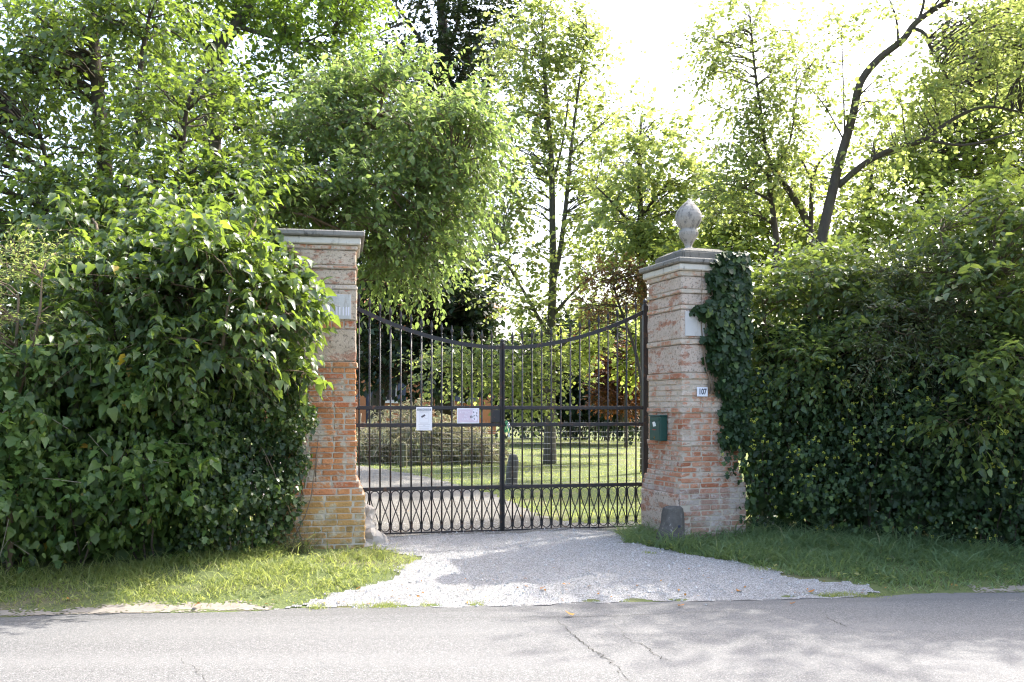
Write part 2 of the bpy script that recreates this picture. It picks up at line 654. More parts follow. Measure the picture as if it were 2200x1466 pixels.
M['brick_orange'] = brick_mat('brick_orange', [(0, (.36, .15, .065)), (.35, (.46, .20, .085)), (.7, (.54, .25, .11)), (1, (.42, .14, .065))], (.52, .45, .35), 0.40)
M['brick_ochre'] = brick_mat('brick_ochre', [(0, (.34, .19, .07)), (.5, (.46, .27, .10)), (1, (.50, .26, .11))], (.50, .42, .29), 0.41, 0.8)
M['brick_red'] = brick_mat('brick_red', [(0, (.32, .12, .065)), (.4, (.42, .19, .11)), (.75, (.50, .27, .17)), (1, (.36, .13, .07))], (.54, .45, .37), 0.43)
M['brick_pale'] = brick_mat('brick_pale', [(0, (.26, .15, .11)), (.5, (.36, .24, .19)), (1, (.42, .21, .14))], (.50, .43, .38), 0.44, 0.4)


def plaster_mat(name, cream, amt):
    m, t, o = new_mat(name)
    n = noise(t, 3.2, 7, 0.7)
    c = mixc(t, noise(t, 9, 6, 0.7), tuple(x * 0.72 for x in cream), cream)
    red = mixc(t, noise(t, 18, 3), (0.36, 0.15, 0.09), (0.48, 0.26, 0.17))
    vv = pos(t, (1, 1, 2.6))
    c = mixc(t, ramp(t, [(amt, (0, 0, 0)), (amt + 0.07, (0.9, 0.9, 0.9))], noise(t, 4.2, 6, 0.68, vv)), c, red)
    c = mixc(t, ramp(t, [(0.53, (0, 0, 0)), (0.60, (0.9, 0.9, 0.9))], noise(t, 34, 7, 0.85)), c, (0.11, 0.09, 0.075))
    c = mixc(t, ramp(t, [(0.5, (0, 0, 0)), (0.75, (0.6, 0.6, 0.6))], n), c, (0.40, 0.32, 0.24))
    h = mathn(t, 'ADD', noise(t, 30, 8, 0.8), noise(t, 5, 5))
    principled(t, o, c, 0.95, 0.1, bump(t, h, 0.8, 0.02))
    return m


M['plaster'] = plaster_mat('worn_plaster', (.66, .53, .40), 0.52)
M['plaster_right'] = plaster_mat('worn_plaster_pale', (.66, .54, .44), 0.51)
M['brick_faded'] = brick_mat('brick_faded', [(0, (.40, .19, .11)), (.5, (.50, .27, .17)), (1, (.44, .20, .12))], (.60, .50, .40), 0.50)
M['mortar'] = simple('mortar', (.46, .40, .32), 0.95, 0.1, 0.3, 20, 0.6)


def stone_mat(name, a, b, dark, thr=0.5, sc=14):
    m, t, o = new_mat(name)
    c = mixc(t, noise(t, sc, 7, 0.7), a, b)
    v = pos(t, (1, 1, 0.35))
    c = mixc(t, ramp(t, [(thr, (0, 0, 0)), (thr + 0.12, (0.9, 0.9, 0.9))], noise(t, sc * 1.3, 7, 0.75, v)), c, dark)
    principled(t, o, c, 0.92, 0.15, bump(t, noise(t, sc * 5, 6, 0.75), 0.6, 0.01))
    return m


M['cap'] = stone_mat('cap_stone', (.17, .16, .14), (.29, .27, .24), (.05, .048, .042), 0.52)
M['cap_dark'] = stone_mat('cap_stone_dark', (.11, .105, .09), (.22, .205, .18), (.04, .04, .035), 0.55)
M['frieze'] = stone_mat('frieze_stone', (.52, .48, .41), (.66, .62, .55), (.22, .2, .17), 0.56)
M['finial'] = stone_mat('finial_stone', (.24, .215, .19), (.44, .41, .36), (.09, .085, .08), 0.50, 11)
M['tablet'] = stone_mat('tablet_marble', (.50, .48, .45), (.60, .585, .56), (.40, .36, .31), 0.55, 7)
M['bollard'] = stone_mat('bollard_stone', (.07, .07, .04), (.16, .155, .10), (.04, .04, .025), 0.5, 10)
M['dark_stone'] = stone_mat('dark_stone', (.04, .036, .032), (.17, .158, .14), (.44, .42, .38), 0.57, 14)
M['rock'] = stone_mat('pale_rock', (.30, .27, .23), (.52, .48, .42), (.13, .11, .09), 0.57, 9)


def iron_mat():
    m, t, o = new_mat('black_iron')
    c = mixc(t, ramp(t, [(0.56, (0, 0, 0)), (0.7, (1, 1, 1))], noise(t, 16, 6, 0.7)), (0.012, 0.011, 0.014), (0.10, 0.042, 0.018))
    principled(t, o, c, 0.45, 0.5, bump(t, noise(t, 90, 4), 0.3, 0.002))
    return m


M['iron'] = iron_mat()
M['wire'] = simple('galvanised_wire', (.42, .43, .42), 0.4, 0.5, 0.2, 30, 0, 0.6)
M['green_paint'] = simple('mailbox_green', (.012, .062, .05), 0.4, 0.45, 0.3, 9, 0.1)
M['white_sign'] = simple('white_sign_plastic', (.74, .75, .78), 0.5, 0.4, 0.06, 8)
M['pink_sign'] = simple('faded_pink_plastic', (.62, .52, .60), 0.5, 0.4, 0.10, 12)
M['sign_grey'] = simple('sign_ink_grey', (.22, .25, .30), 0.6)
M['sign_dark'] = simple('sign_ink_dark', (.10, .09, .11), 0.6)
M['sign_pale'] = simple('sign_ink_pale', (.76, .72, .78), 0.6, 0.3, 0.05)
M['sign_line'] = simple('sign_ink_line', (.45, .45, .48), 0.6)
M['number_ink'] = simple('number_ink', (.03, .04, .07), 0.4)
M['enamel'] = simple('white_enamel', (.74, .75, .80), 0.25, 0.5, 0.05)
M['dry_twig'] = simple('dry_twig', (.24, .21, .15), 0.85)
M['brass'] = simple('padlock_brass', (.25, .17, .06), 0.35, 0.5, 0.2, 20, 0, 0.8)
M['steel'] = simple('chain_steel', (.62, .62, .60), 0.3, 0.5, 0.1, 20, 0, 0.8)
M['green_plastic'] = simple('green_plastic', (.05, .36, .14), 0.4, 0.4)
M['paper'] = simple('white_paper', (.72, .74, .70), 0.7)
M['red_ink'] = simple('red_ink', (.30, .06, .05), 0.6)
M['house_wall'] = simple('orange_render', (.36, .155, .075), 0.9, 0.1, 0.18, 1.5, 0.3)
M['shutter'] = simple('blue_grey_shutter', (.055, .065, .10), 0.6, 0.3)
M['glass'] = simple('dark_glass', (.02, .025, .03), 0.1, 0.6, 0.1)
M['sill'] = simple('white_sill', (.62, .60, .56), 0.8)
M['roof'] = simple('roof_tile', (.30, .14, .08), 0.9, 0.1, 0.35, 5)
M['berry'] = simple('yellow_green_umbel', (.36, .38, .06), 0.7, 0.2, 0.3, 30)


def ground_mat():
    m, t, o = new_mat('grassy_soil')
    n = noise(t, 1.1, 6, 0.65)
    c = mixc(t, noise(t, 35, 4), (.08, .11, .04), (.15, .17, .07))
    c = mixc(t, ramp(t, [(0.5, (0, 0, 0)), (0.68, (0.7, 0.7, 0.7))], n), c, (.19, .155, .105))
    principled(t, o, c, 0.95, 0.1, bump(t, noise(t, 40, 6), 0.8, 0.03))
    return m


def gravel_mat(name='white_gravel', tint=(1, 1, 1)):
    m, t, o = new_mat(name)
    v = voro(t, 110, out='Color')
    s = nd(t, 'ShaderNodeSeparateColor')
    t.links.new(v, s.inputs[0])
    c = ramp(t, [(0, (.22, .218, .215)), (.3, (.34, .336, .33)), (.75, (.44, .436, .43)), (1, (.58, .575, .57))], s.outputs[0])
    d = voro(t, 110)
    c = mixc(t, ramp(t, [(0.45, (0, 0, 0)), (0.85, (0.75, 0.75, 0.75))], d), c, (.13, .12, .105))
    c = mixc(t, 0.6, c, mixc(t, noise(t, 2.2, 5), (.72, .70, .66), (1.2, 1.2, 1.2)), 'MULTIPLY')
    c = mixc(t, 1.0, c, tint, 'MULTIPLY')
    h = mathn(t, 'MULTIPLY', d, -1.0)
    principled(t, o, c, 0.9, 0.2, bump(t, h, 1.0, 0.014))
    return m


def asphalt_mat():
    m, t, o = new_mat('pale_worn_asphalt')
    v = voro(t, 190, out='Color')
    s = nd(t, 'ShaderNodeSeparateColor')
    t.links.new(v, s.inputs[0])
    c = ramp(t, [(0, (.068, .068, .068)), (.4, (.12, .12, .118)), (.85, (.165, .164, .16)), (1, (.28, .277, .27))], s.outputs[0])
    c = mixc(t, 0.7, c, mixc(t, noise(t, 1.0, 6, 0.6, pos(t, (0.4, 1.2, 1))), (.82, .82, .82), (1.15, 1.14, 1.12)), 'MULTIPLY')
    c = mixc(t, 0.5, c, mixc(t, noise(t, 26, 4), (.7, .7, .7), (1.25, 1.25, 1.25)), 'MULTIPLY')
    g = nd(t, 'ShaderNodeSeparateXYZ')
    t.links.new(pos(t), g.inputs[0])
    e = mathn(t, 'ADD', mathn(t, 'SUBTRACT', g.outputs[1], mathn(t, 'MULTIPLY', g.outputs[0], 0.114)), mathn(t, 'MULTIPLY', noise(t, 9, 4), 0.10))
    band = ramp(t, [(0.0, (0, 0, 0)), (0.35, (1, 1, 1))], mathn(t, 'MULTIPLY', mathn(t, 'SUBTRACT', e, 7.34), 8.0))
    c = mixc(t, mathn(t, 'MULTIPLY', band, 0.30), c, (.075, .073, .07))
    spots = ramp(t, [(0.60, (0, 0, 0)), (0.72, (.35, .35, .35))], noise(t, 3.1, 7, 0.75, pos(t, (0.5, 1.3, 1))))
    c = mixc(t, spots, c, (.075, .073, .07))
    tracks = ramp(t, [(0.42, (0, 0, 0)), (0.6, (.3, .3, .3))], noise(t, 1.6, 3, 0.5, pos(t, (0.06, 1.0, 1))))
    c = mixc(t, tracks, c, (.185, .183, .178))
    h = mathn(t, 'MULTIPLY', voro(t, 190), -1.0)
    principled(t, o, c, 0.85, 0.25, bump(t, h, 0.6, 0.003))
    return m


M['ground'] = ground_mat()
M['gravel'] = gravel_mat()
M['path_gravel'] = gravel_mat('darker_gravel', (.62, .60, .56))  # same gravel, evenly tinted darker for the driveway
M['asphalt'] = asphalt_mat()
M['dust'] = simple('pale_dust', (.24, .215, .18), 0.95, 0.1, 0.35, 14, 0.8)
M['crack'] = simple('crack_dirt', (.05, .047, .04), 0.95)
M['pebble'] = simple('pebble', (.47, .465, .455), 0.85, 0.2, 0.3, 40)


# ------------------------------------------------------------------ ground, road, gravel
def road_y(x):
    return 7.585 + 0.114 * x


def ter(x, y):
    x = np.asarray(x, float)
    y = np.asarray(y, float)
    d = (y - road_y(x)) * 0.9935
    z = 0.185 * (1 - np.exp(-np.maximum(d, 0) / 0.95))
    z = z + 0.012 * np.sin(2.1 * x + 0.7 * y) * np.clip(d, 0, 1) + 0.008 * np.sin(5.3 * x - 3.1 * y) * np.clip(d, 0, 1)
    return z


def gp(px, py):
    z = 0.0
    for _ in range(12):
        Y = F * (CH - z) / (py - HY)
        X = (px - CX) * Y / F
        z = float(ter(X, Y))
    return X, Y


def sheet(name, xs, ys, zf, mat, keep=None, parent=None):
    XX, YY = np.meshgrid(xs, ys)
    V = np.stack([XX.ravel(), YY.ravel(), zf(XX.ravel(), YY.ravel())], -1)
    nx = len(xs)
    i, j = np.meshgrid(np.arange(nx - 1), np.arange(len(ys) - 1))
    a = (j * nx + i).ravel()
    q = np.stack([a, a + 1, a + nx + 1, a + nx], -1)
    if keep is not None:
        cx = V[q].mean(1)
        q = q[keep(cx[:, 0], cx[:, 1])]
        used, inv = np.unique(q, return_inverse=True)
        V = V[used]
        q = inv.reshape(-1, 4)
    return obj(name, np_mesh(name, V, q), mat, parent)


def inside(poly, x, y):
    poly = np.asarray(poly, float)
    r = np.zeros(len(x), bool)
    j = len(poly) - 1
    for i in range(len(poly)):
        xi, yi = poly[i]
        xj, yj = poly[j]
        c = ((yi > y) != (yj > y)) & (x < (xj - xi) * (y - yi) / (yj - yi + 1e-12) + xi)
        r ^= c
        j = i
    return r


def wob(x, y, a=0.07):
    return a * (np.sin(5.1 * x + 2.2 * y) + 0.6 * np.sin(13.7 * x - 9.1 * y) + 0.5 * np.sin(29 * x + 23 * y)), \
        a * (np.sin(4.3 * y - 3.3 * x) + 0.6 * np.sin(15.1 * y + 8 * x) + 0.5 * np.sin(31 * y - 19 * x))


def sp(lo, hi, mid0, mid1, fine, n_out):
    a = np.arange(mid0, mid1 + 1e-6, fine)
    left = mid0 - (np.geomspace(1, 1 + (mid0 - lo), n_out)[1:] - 1)[::-1]
    right = mid1 + (np.geomspace(1, 1 + (hi - mid1), n_out)[1:] - 1)
    return np.concatenate([left, a, right])


ground = sheet('ground', sp(-600, 600, -8, 8, 0.2, 22), sp(-400, 900, 6, 26, 0.2, 22), lambda x, y: ter(x, y) - 0.0, M['ground'])
tag(ground, 'grassy earth of the verge and the garden', kind='structure')


def road_keep(x, y):
    wx, _ = wob(x, y, 0.018)
    return y < road_y(x) + wx + 0.02


xs = np.concatenate([np.linspace(-80, -7, 30), np.arange(-6.9, 7, 0.05), np.linspace(7.1, 80, 30)])
ys = np.concatenate([np.linspace(-25, 4.5, 20), np.arange(4.55, 9.0, 0.04)])
road = sheet('road', xs, ys, lambda x, y: 0.004 + 0 * x, M['asphalt'], lambda x, y: np.where(np.abs(x) < 7, road_keep(x, y), y < road_y(np.clip(x, -30, 30))))
tag(road, 'pale grey worn asphalt road in front of the gate', kind='structure')

APRON = [gp(*p) for p in ((560, 1312), (660, 1300), (700, 1280), (760, 1262), (850, 1240), (870, 1222), (905, 1203), (850, 1190), (815, 1175), (800, 1150))]
APRON += [(-1.75, 10.4), (1.55, 11.2)]
APRON += [gp(*p) for p in ((1330, 1142), (1350, 1165), (1400, 1178), (1470, 1192), (1560, 1205), (1640, 1225), (1700, 1238), (1800, 1248), (1870, 1258), (1905, 1275), (1880, 1286))]
DRIVE = [(1.62, 10.8), (1.6, 11.6), (0.95, 11.35)] + [gp(*p) for p in ((1180, 1120), (1130, 1098), (1090, 1080), (1060, 1062), (1000, 1045), (900, 1022), (760, 1002), (600, 992))]
DRIVE += [(-14, 26), (-14, 20), (-8, 17.0), (-4.6, 14.0), (-2.6, 12.0), (-1.9, 10.2)]


def apron_keep(x, y):
    wx, wy = wob(x, y, 0.055)
    return inside(APRON, x + wx, y + wy) & (y > road_y(x) - 0.1)


def drive_keep(x, y):
    wx, wy = wob(x, y, 0.05)
    return inside(DRIVE, x + wx, y + wy)


apron = sheet('gravel_apron', np.arange(-3.4, 4.2, 0.04), np.arange(6.9, 11.4, 0.04), lambda x, y: ter(x, y) + 0.007 + 0.004 * np.sin(17 * x) * np.sin(19 * y), M['gravel'], apron_keep)
tag(apron, 'white gravel apron between the road and the gate', kind='structure')
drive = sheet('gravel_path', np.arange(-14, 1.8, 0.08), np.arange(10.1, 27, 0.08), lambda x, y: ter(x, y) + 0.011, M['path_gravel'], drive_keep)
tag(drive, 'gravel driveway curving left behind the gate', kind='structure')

# loose stones on the gravel
bm = bmesh.new()
bmesh.ops.create_icosphere(bm, subdivisions=1, radius=1)
ico = np.array([v.co[:] for v in bm.verts])
icot = np.array([[v.index for v in f.verts] for f in bm.faces])
bm.free()
ico8 = np.array([(1, 0, 0), (-1, 0, 0), (0, 1, 0), (0, -1, 0), (0, 0, 1), (0, 0, -1)], float)
ico8t = np.array([(0, 2, 4), (2, 1, 4), (1, 3, 4), (3, 0, 4), (2, 0, 5), (1, 2, 5), (3, 1, 5), (0, 3, 5)])
n = 18000
x = rng.uniform(-3.2, 4.1, n)
y = rng.uniform(6.9, 11.6, n)
k = apron_keep(x, y) | (drive_keep(x, y) & (y > 10.4))
x, y = x[k], y[k]
x = x + rng.normal(0, .05, len(x)) * (rng.uniform(0, 1, len(x)) > .5)
y = y + rng.normal(0, .06, len(y)) * (rng.uniform(0, 1, len(y)) > .5)
sc = rng.uniform(0.003, 0.009, (len(x), 1, 1)) * (1 + 0.9 * (rng.uniform(0, 1, (len(x), 1, 1)) > .95)) * rng.uniform(0.6, 1.2, (len(x), 1, 3))
V = ico8[None] * sc + rng.normal(0, 0.002, (len(x), 6, 3)) + np.stack([x, y, ter(x, y) + 0.010], -1)[:, None]
T = (np.arange(len(x))[:, None, None] * 6 + ico8t[None]).reshape(-1, 3)
peb = obj('gravel_stones', np_mesh('gravel_stones', V.reshape(-1, 3), T, flat=True), M['pebble'])
tag(peb, 'loose pale stones scattered over the gravel', 'gravel', kind='stuff')


# bare strip of dust and grit along the road's edge
def strip_keep(x, y):
    wx, _ = wob(x * 0.6, y, 0.05)
    dd = y - road_y(x) - rng.uniform(0, 1, len(x)) ** 2 * 0.09
    return (dd > -0.05) & (dd < 0.10 + wx) & ~((x > -1.9) & (x < 4.0))


strip = sheet('dirt_strip', np.concatenate([np.arange(-5.2, -1.85, 0.018), np.arange(3.95, 6.0, 0.018)]), np.arange(6.9, 8.6, 0.016), lambda x, y: np.maximum(ter(x, y), 0.004) + 0.006, M['dust'], strip_keep)
tag(strip, 'bare dusty strip between the asphalt and the grass', kind='structure')


# cracks in the asphalt
def ribbon(pts, wdt, z):
    P, _ = smooth_path([(a, b, z) for a, b in pts], [1] * len(pts), 14)
    P[:, :2] += rng.normal(0, 0.012, (len(P), 2))
    tn = norm(np.gradient(P, axis=0))
    s = np.stack([-tn[:, 1], tn[:, 0], 0 * tn[:, 0]], -1) * (wdt * rng.uniform(0.35, 1.2, len(P)) * np.sin(np.linspace(0.15, 3.0, len(P))))[:, None]
    V = np.concatenate([P - s, P + s])
    m_ = len(P)
    q = np.stack([np.arange(m_ - 1), np.arange(1, m_), np.arange(1, m_) + m_, np.arange(m_ - 1) + m_], -1)
    return V, q


def gpz(px, py):
    Y = F * CH / (py - HY)
    return (px - CX) * Y / F, Y


for path, wd in ((((1190, 1330), (1215, 1350), (1262, 1392), (1300, 1415), (1330, 1440), (1365, 1480)), 0.0045),
                 (((1318, 1335), (1345, 1372), (1385, 1390), (1412, 1412), (1450, 1425)), 0.003),
                 (((1755, 1312), (1800, 1340), (1830, 1350)), 0.0035),
                 (((0, 1348), (120, 1340), (260, 1330), (420, 1328)), 0.003),
                 (((640, 1334), (900, 1330), (1190, 1328), (1400, 1322), (1650, 1310)), 0.0028),
                 (((20, 1338), (200, 1330)), 0.004),
                 (((380, 1410), (430, 1450), (440, 1490)), 0.0022)):
    V, q = ribbon([gpz(*p) for p in path], wd, 0.0075)
    obj('crack', np_mesh('crack', V, q), M['crack'], road)


# ------------------------------------------------------------------ grass
def grass(name, xy, hgt, mat, label, width=0.004, lean=0.5, seg=2, parent=None, zoff=0.0):
    n_ = len(xy)
    a = rng.uniform(0, 2 * np.pi, n_)
    h = hgt * (0.35 + 0.5 * rng.uniform(0, 1, n_) + 0.9 * rng.uniform(0, 1, n_) ** 6)
    ln_ = lean * rng.uniform(0.2, 1.7, n_) * h
    dx, dy = np.cos(a), np.sin(a)
    b = rng.uniform(0, 2 * np.pi, n_)
    sx, sy = np.cos(b) * width, np.sin(b) * width
    base = np.stack([xy[:, 0], xy[:, 1], ter(xy[:, 0], xy[:, 1]) - 0.005 + zoff], -1)
    side = np.stack([sx, sy, 0 * sx], -1)
    rows = []
    for t, wd in ((0, 1.0), (0.55, 0.8)):
        c = base + np.stack([dx * ln_ * t ** 2, dy * ln_ * t ** 2, h * (t - 0.12 * t * t * lean)], -1)
        rows += [c - side * wd, c + side * wd]
    tip = base + np.stack([dx * ln_, dy * ln_, h * (0.93 - 0.25 * lean * rng.uniform(0, 1, n_))], -1)
    V = np.stack(rows + [tip], 1).reshape(-1, 3)
    tt = np.array([(0, 1, 3), (0, 3, 2), (2, 3, 4)])
    T = (np.arange(n_)[:, None, None] * 5 + tt[None]).reshape(-1, 3)
    var = np.repeat(np.clip(rng.normal(0.45, 0.2, n_), 0.01, 0.99), 5)
    o = obj(name, np_mesh(name, V, T, var), mat, parent)
    return tag(o, label, 'grass', kind='stuff')


def rand_in(poly, n_):
    poly = np.asarray(poly)
    lo, hi = poly.min(0), poly.max(0)
    p = rng.uniform(lo, hi, (n_, 2))
    return p[inside(poly, p[:, 0], p[:, 1])]


LV = [gp(*p) for p in ((-80, 1330), (180, 1318), (420, 1305), (560, 1309), (680, 1296), (730, 1272), (850, 1240), (905, 1203), (840, 1190), (825, 1172), (780, 1185), (640, 1200))] + [(-2.4, 9.6), (-4.4, 8.0), (-7.5, 6.8)]
p = rand_in(LV, 48000)
wx, wy = wob(p[:, 0], p[:, 1], 0.03)
p = p[inside(LV, p[:, 0] + wx, p[:, 1] + wy)]
d = p[:, 1] - road_y(p[:, 0])
patch = np.array([mnoise.noise(Vector((a * 2.1, b * 2.6, 4.0))) for a, b in p])
keepp = rng.uniform(0, 1, len(p)) < np.where(patch < -.22, .25, 1) * np.clip(0.02 + (d - 0.05) / 0.4, 0.02, 1) * (0.55 + 0.45 * np.sin(4 * p[:, 0]) * np.sin(5 * p[:, 1] + 1) + 0.3)
p, d = p[keepp], d[keepp]
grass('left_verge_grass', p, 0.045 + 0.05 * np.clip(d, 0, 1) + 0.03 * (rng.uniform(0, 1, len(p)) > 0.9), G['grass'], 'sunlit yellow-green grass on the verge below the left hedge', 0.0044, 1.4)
# taller blades against the left hedge
s = rng.uniform(0, 1, 1500)
q = np.stack([-5.0 + 2.9 * s, 7.55 + 1.75 * s], -1) + rng.normal(0, 0.10, (1500, 2))
grass('tall_grass', q, 0.17, G['grass'], 'taller seeding grass along the foot of the left hedge', 0.004, 1.3)
RV = [gp(*p) for p in ((1325, 1146), (1345, 1168), (1400, 1178), (1470, 1192), (1560, 1205), (1640, 1225), (1700, 1238), (1800, 1246), (1890, 1262), (1920, 1282), (2060, 1276), (2280, 1270))] + [(8.5, 8.8), (7.2, 8.7), (5.0, 9.5), (3.0, 10.6), (2.0, 11.0), (1.7, 11.0)]
p = rand_in(RV, 48000)
wx, wy = wob(p[:, 0], p[:, 1], 0.03)
p = p[inside(RV, p[:, 0] + wx, p[:, 1] + wy)]
d = p[:, 1] - road_y(p[:, 0])
keepp = rng.uniform(0, 1, len(p)) < np.clip(0.03 + d / 0.35, 0.03, 1)
p, d = p[keepp], d[keepp]
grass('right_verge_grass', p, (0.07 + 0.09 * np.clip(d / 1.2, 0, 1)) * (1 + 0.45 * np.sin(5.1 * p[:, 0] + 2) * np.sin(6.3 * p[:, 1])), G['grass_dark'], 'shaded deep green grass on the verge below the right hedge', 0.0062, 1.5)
# broad-leaved weeds in the grass
wp = np.concatenate([rand_in(LV, 120), rand_in(RV, 200)])
wp = wp[(wp[:, 1] - road_y(wp[:, 0])) > .2]
m_ = 9
n_ = len(wp) * m_
c_ = np.repeat(wp, m_, 0) + rng.normal(0, .02, (n_, 2))
L_ = (np.stack([c_[:, 0], c_[:, 1], ter(c_[:, 0], c_[:, 1]) + rng.uniform(.02, .06, n_)], -1), np.stack([rng.normal(0, 1, n_), rng.normal(0, 1, n_), rng.uniform(.0, .7, n_)], -1), np.array([0, 0, 1.0]) + rng.normal(0, .3, (n_, 3)), rng.uniform(.02, .05, n_), rng.uniform(.2, .9, n_))
wo = obj('verge_weeds', leaf_mesh('verge_weeds', L_, 'ovate'), G['grass'])
tag(wo, 'low broad-leaved weeds scattered through both grass verges', 'weeds', kind='stuff')
# small tufts at the gravel's edge
tuft = []
for (px, py, sx_, n_) in ((1810, 1281, 0.22, 900), (800, 1304, 0.16, 500), (682, 1306, 0.08, 260), (1640, 1224, 0.11, 350), (910, 1302, 0.03, 60), (1024, 1300, 0.04, 120), (840, 1302, 0.08, 160), (1870, 1283, 0.1, 200), (1395, 1190, .07, 150)):
    X, Y = gp(px, py)
    tuft.append(np.stack([rng.normal(X, sx_ * 0.6, n_), rng.normal(Y, 0.035, n_)], -1))
grass('edge_tufts', np.concatenate(tuft), 0.035, G['grass'], 'low tufts of grass where gravel meets asphalt', 0.003, 0.9)
# lawn behind the gate
lx = rng.uniform(-16, 16, 105000)
ly = 11.2 + rng.uniform(0, 1, 105000) ** 1.6 * 34
k = ~drive_keep(lx, ly) & (np.abs(lx) < 0.32 * ly + 1.5)
p = np.stack([lx, ly], -1)[k]
grass('lawn_grass', p, 0.06, G['grass'], 'rough lawn grass growing behind the gate', 0.0065, 0.9)



# ------------------------------------------------------------------ gate pillars
def chamfer_cube(seed):
    bm = bmesh.new()
    bm_box(bm, -.5, .5, -.5, .5, -.5, .5)
    bmesh.ops.bevel(bm, geom=bm.edges[:], offset=0.07, segments=1, affect='EDGES')
    r = random.Random(seed)
    for v in bm.verts:
        v.co += Vector((r.uniform(-.03, .03), r.uniform(-.03, .03), r.uniform(-.05, .05)))
    return bm


_bricks = {}


def brick_data(mat, k):
    key = (mat, k)
    if key not in _bricks:
        me = bm_mesh('brick', chamfer_cube(k))
        me.materials.append(M[mat])
        _bricks[key] = me
    return _bricks[key]


def put_brick(parent, mat, c, dims, jit=0.003):
    o = bpy.data.objects.new('brick', brick_data(mat, random.randrange(6)))
    o.parent = parent
    o.location = Vector(c) + Vector((random.uniform(-jit, jit), random.uniform(-jit, jit), random.uniform(-jit, jit) * 0.5))
    o.rotation_euler = (random.uniform(-.006, .006), random.uniform(-.008, .008), random.uniform(-.008, .008))
    o.scale = dims
    COL.objects.link(o)
    return o


def run_lengths(total, start, long_):
    out, x = [], start
    while x < total - 0.045:
        ln_ = random.choice(long_) * random.uniform(0.93, 1.07)
        if total - (x + ln_) < 0.06:
            ln_ = total - x
        out.append((x, min(x + ln_, total)))
        x += ln_
    return out


def build_pillar(root, side, Wd, Dp, bands, seed):
    """local frame: x right along the front, y to the back, z up; side is which flank has bricks ('L' or 'R')"""
    random.seed(seed)
    core = Acc()
    jn = 0.011
    for bi, (z0, z1, kind, out, mat) in enumerate(bands):
        x0, x1, y0, y1 = -out, Wd + out, -out, Dp + out
        if kind in ('brick', 'string'):
            ins = 0.010
            core.box(x0 + ins, x1 - ins, y0 + ins, y1 - ins, z0, z1)
            nc = max(1, int(round((z1 - z0) / 0.0625)))
            ch = (z1 - z0) / nc
            for c in range(nc):
                zc = z0 + (c + 0.5) * ch
                hh = ch - jn
                own = (c + bi) % 2 == 0                         # the front course owns the corner
                bt = 0.115
                lens = (0.25, 0.25, 0.125, 0.25) if kind == 'brick' else (0.27, 0.27, 0.25)
                fx0, fx1 = x0, x1
                if not own:
                    if side == 'L':
                        fx0 = x0 + bt + jn
                    else:
                        fx1 = x1 - bt - jn
                for a, b in run_lengths(fx1 - fx0, 0.0, lens):
                    put_brick(root, mat, (fx0 + (a + b) / 2, y0 + bt / 2, zc), (b - a - jn, bt, hh))
                sy0 = y0 if not own else y0 + bt + jn
                for a, b in run_lengths(y1 - sy0, 0.0, lens):
                    xc = x0 + bt / 2 if side == 'L' else x1 - bt / 2
                    put_brick(root, mat, (xc, sy0 + (a + b) / 2, zc), (bt, b - a - jn, hh))
        elif kind == 'plaster':
            obj('plaster_band', rough_box('plaster_band', x0, x1, y0, y1, z0 + 0.002, z1 - 0.002, 0.05, 0.007, seed + bi, 0.012), M[mat], root)
        elif kind == 'stone':
            obj('stone_course', rough_box('stone_course', x0, x1, y0, y1, z0 + 0.001, z1 - 0.001, 0.07, 0.004, seed + bi, 0.012), M[mat], root)
    obj('mortar_core', core.mesh('mortar_core', True), M['mortar'], root)


# left pillar: the front right corner of its shaft stands at photo x 766, about 9.6 m away
LY = 9.6
LYAW = R(10.5)
LW, LD_ = 0.74, 0.80


def lz(py):
    return CH - (py - HY) * LY / F


lc = at(766, 876, LY)
ld = Vector((math.cos(LYAW), math.sin(LYAW), 0))
lroot = lc - ld * LW
lp = thing('gate_pillar', 'left brick gate pillar half covered by mulberry leaves, without a finial', 'pillar', (lroot.x, lroot.y, 0), LYAW, 'brick gate pillars')
lb = []


def B(a, b, kind, out, mat):
    lb.append((lz(a), lz(b), kind, out, mat))


B(1206, 1062, 'brick', 0.088, 'brick_ochre')
B(1062, 1048, 'brick', 0.062, 'brick_orange')
B(1048, 1034, 'brick', 0.035, 'brick_orange')
B(1034, 960, 'brick', 0.0, 'brick_orange')
B(960, 948, 'string', 0.012, 'brick_orange')
B(948, 876, 'brick', -0.004, 'brick_orange')
B(876, 864, 'string', 0.012, 'brick_orange')
B(864, 790, 'brick', -0.004, 'brick_orange')
B(790, 778, 'string', 0.014, 'brick_orange')
B(778, 708, 'plaster', -0.002, 'plaster')
B(708, 690, 'brick', 0.002, 'brick_orange')
B(690, 623, 'plaster', 0.006, 'plaster')
B(623, 613, 'string', 0.012, 'brick_faded')
B(613, 579, 'plaster', -0.002, 'plaster')
B(579, 572, 'string', 0.016, 'brick_faded')
B(572, 538, 'plaster', -0.002, 'plaster')
B(538, 528, 'string', 0.014, 'brick_faded')
B(528, 512, 'stone', 0.045, 'frieze')
B(512, 499, 'stone', 0.085, 'cap')
build_pillar(lp, 'R', LW, LD_, lb, 11)
obj('name_tablet', box_mesh('name_tablet', LW - 0.56, LW - 0.055, -0.022, 0.02, lz(687), lz(634), 0.004), M['tablet'], lp)
for k_, xx in enumerate((0.20, 0.17, 0.135, 0.105, 0.08)):   # what is left of the cut letters
    obj('letter_stroke', box_mesh('letter_stroke', LW - xx - 0.006, LW - xx + 0.006, -0.0245, -0.021, lz(679), lz(661)), M['sign_pale'], lp)

# right pillar: the corner towards the camera stands at photo x 1465
RY = 10.05
RYAW = R(19.0)
RW, RD_ = 0.72, 0.80


def rz_(py):
    return CH - (py - HY) * RY / F


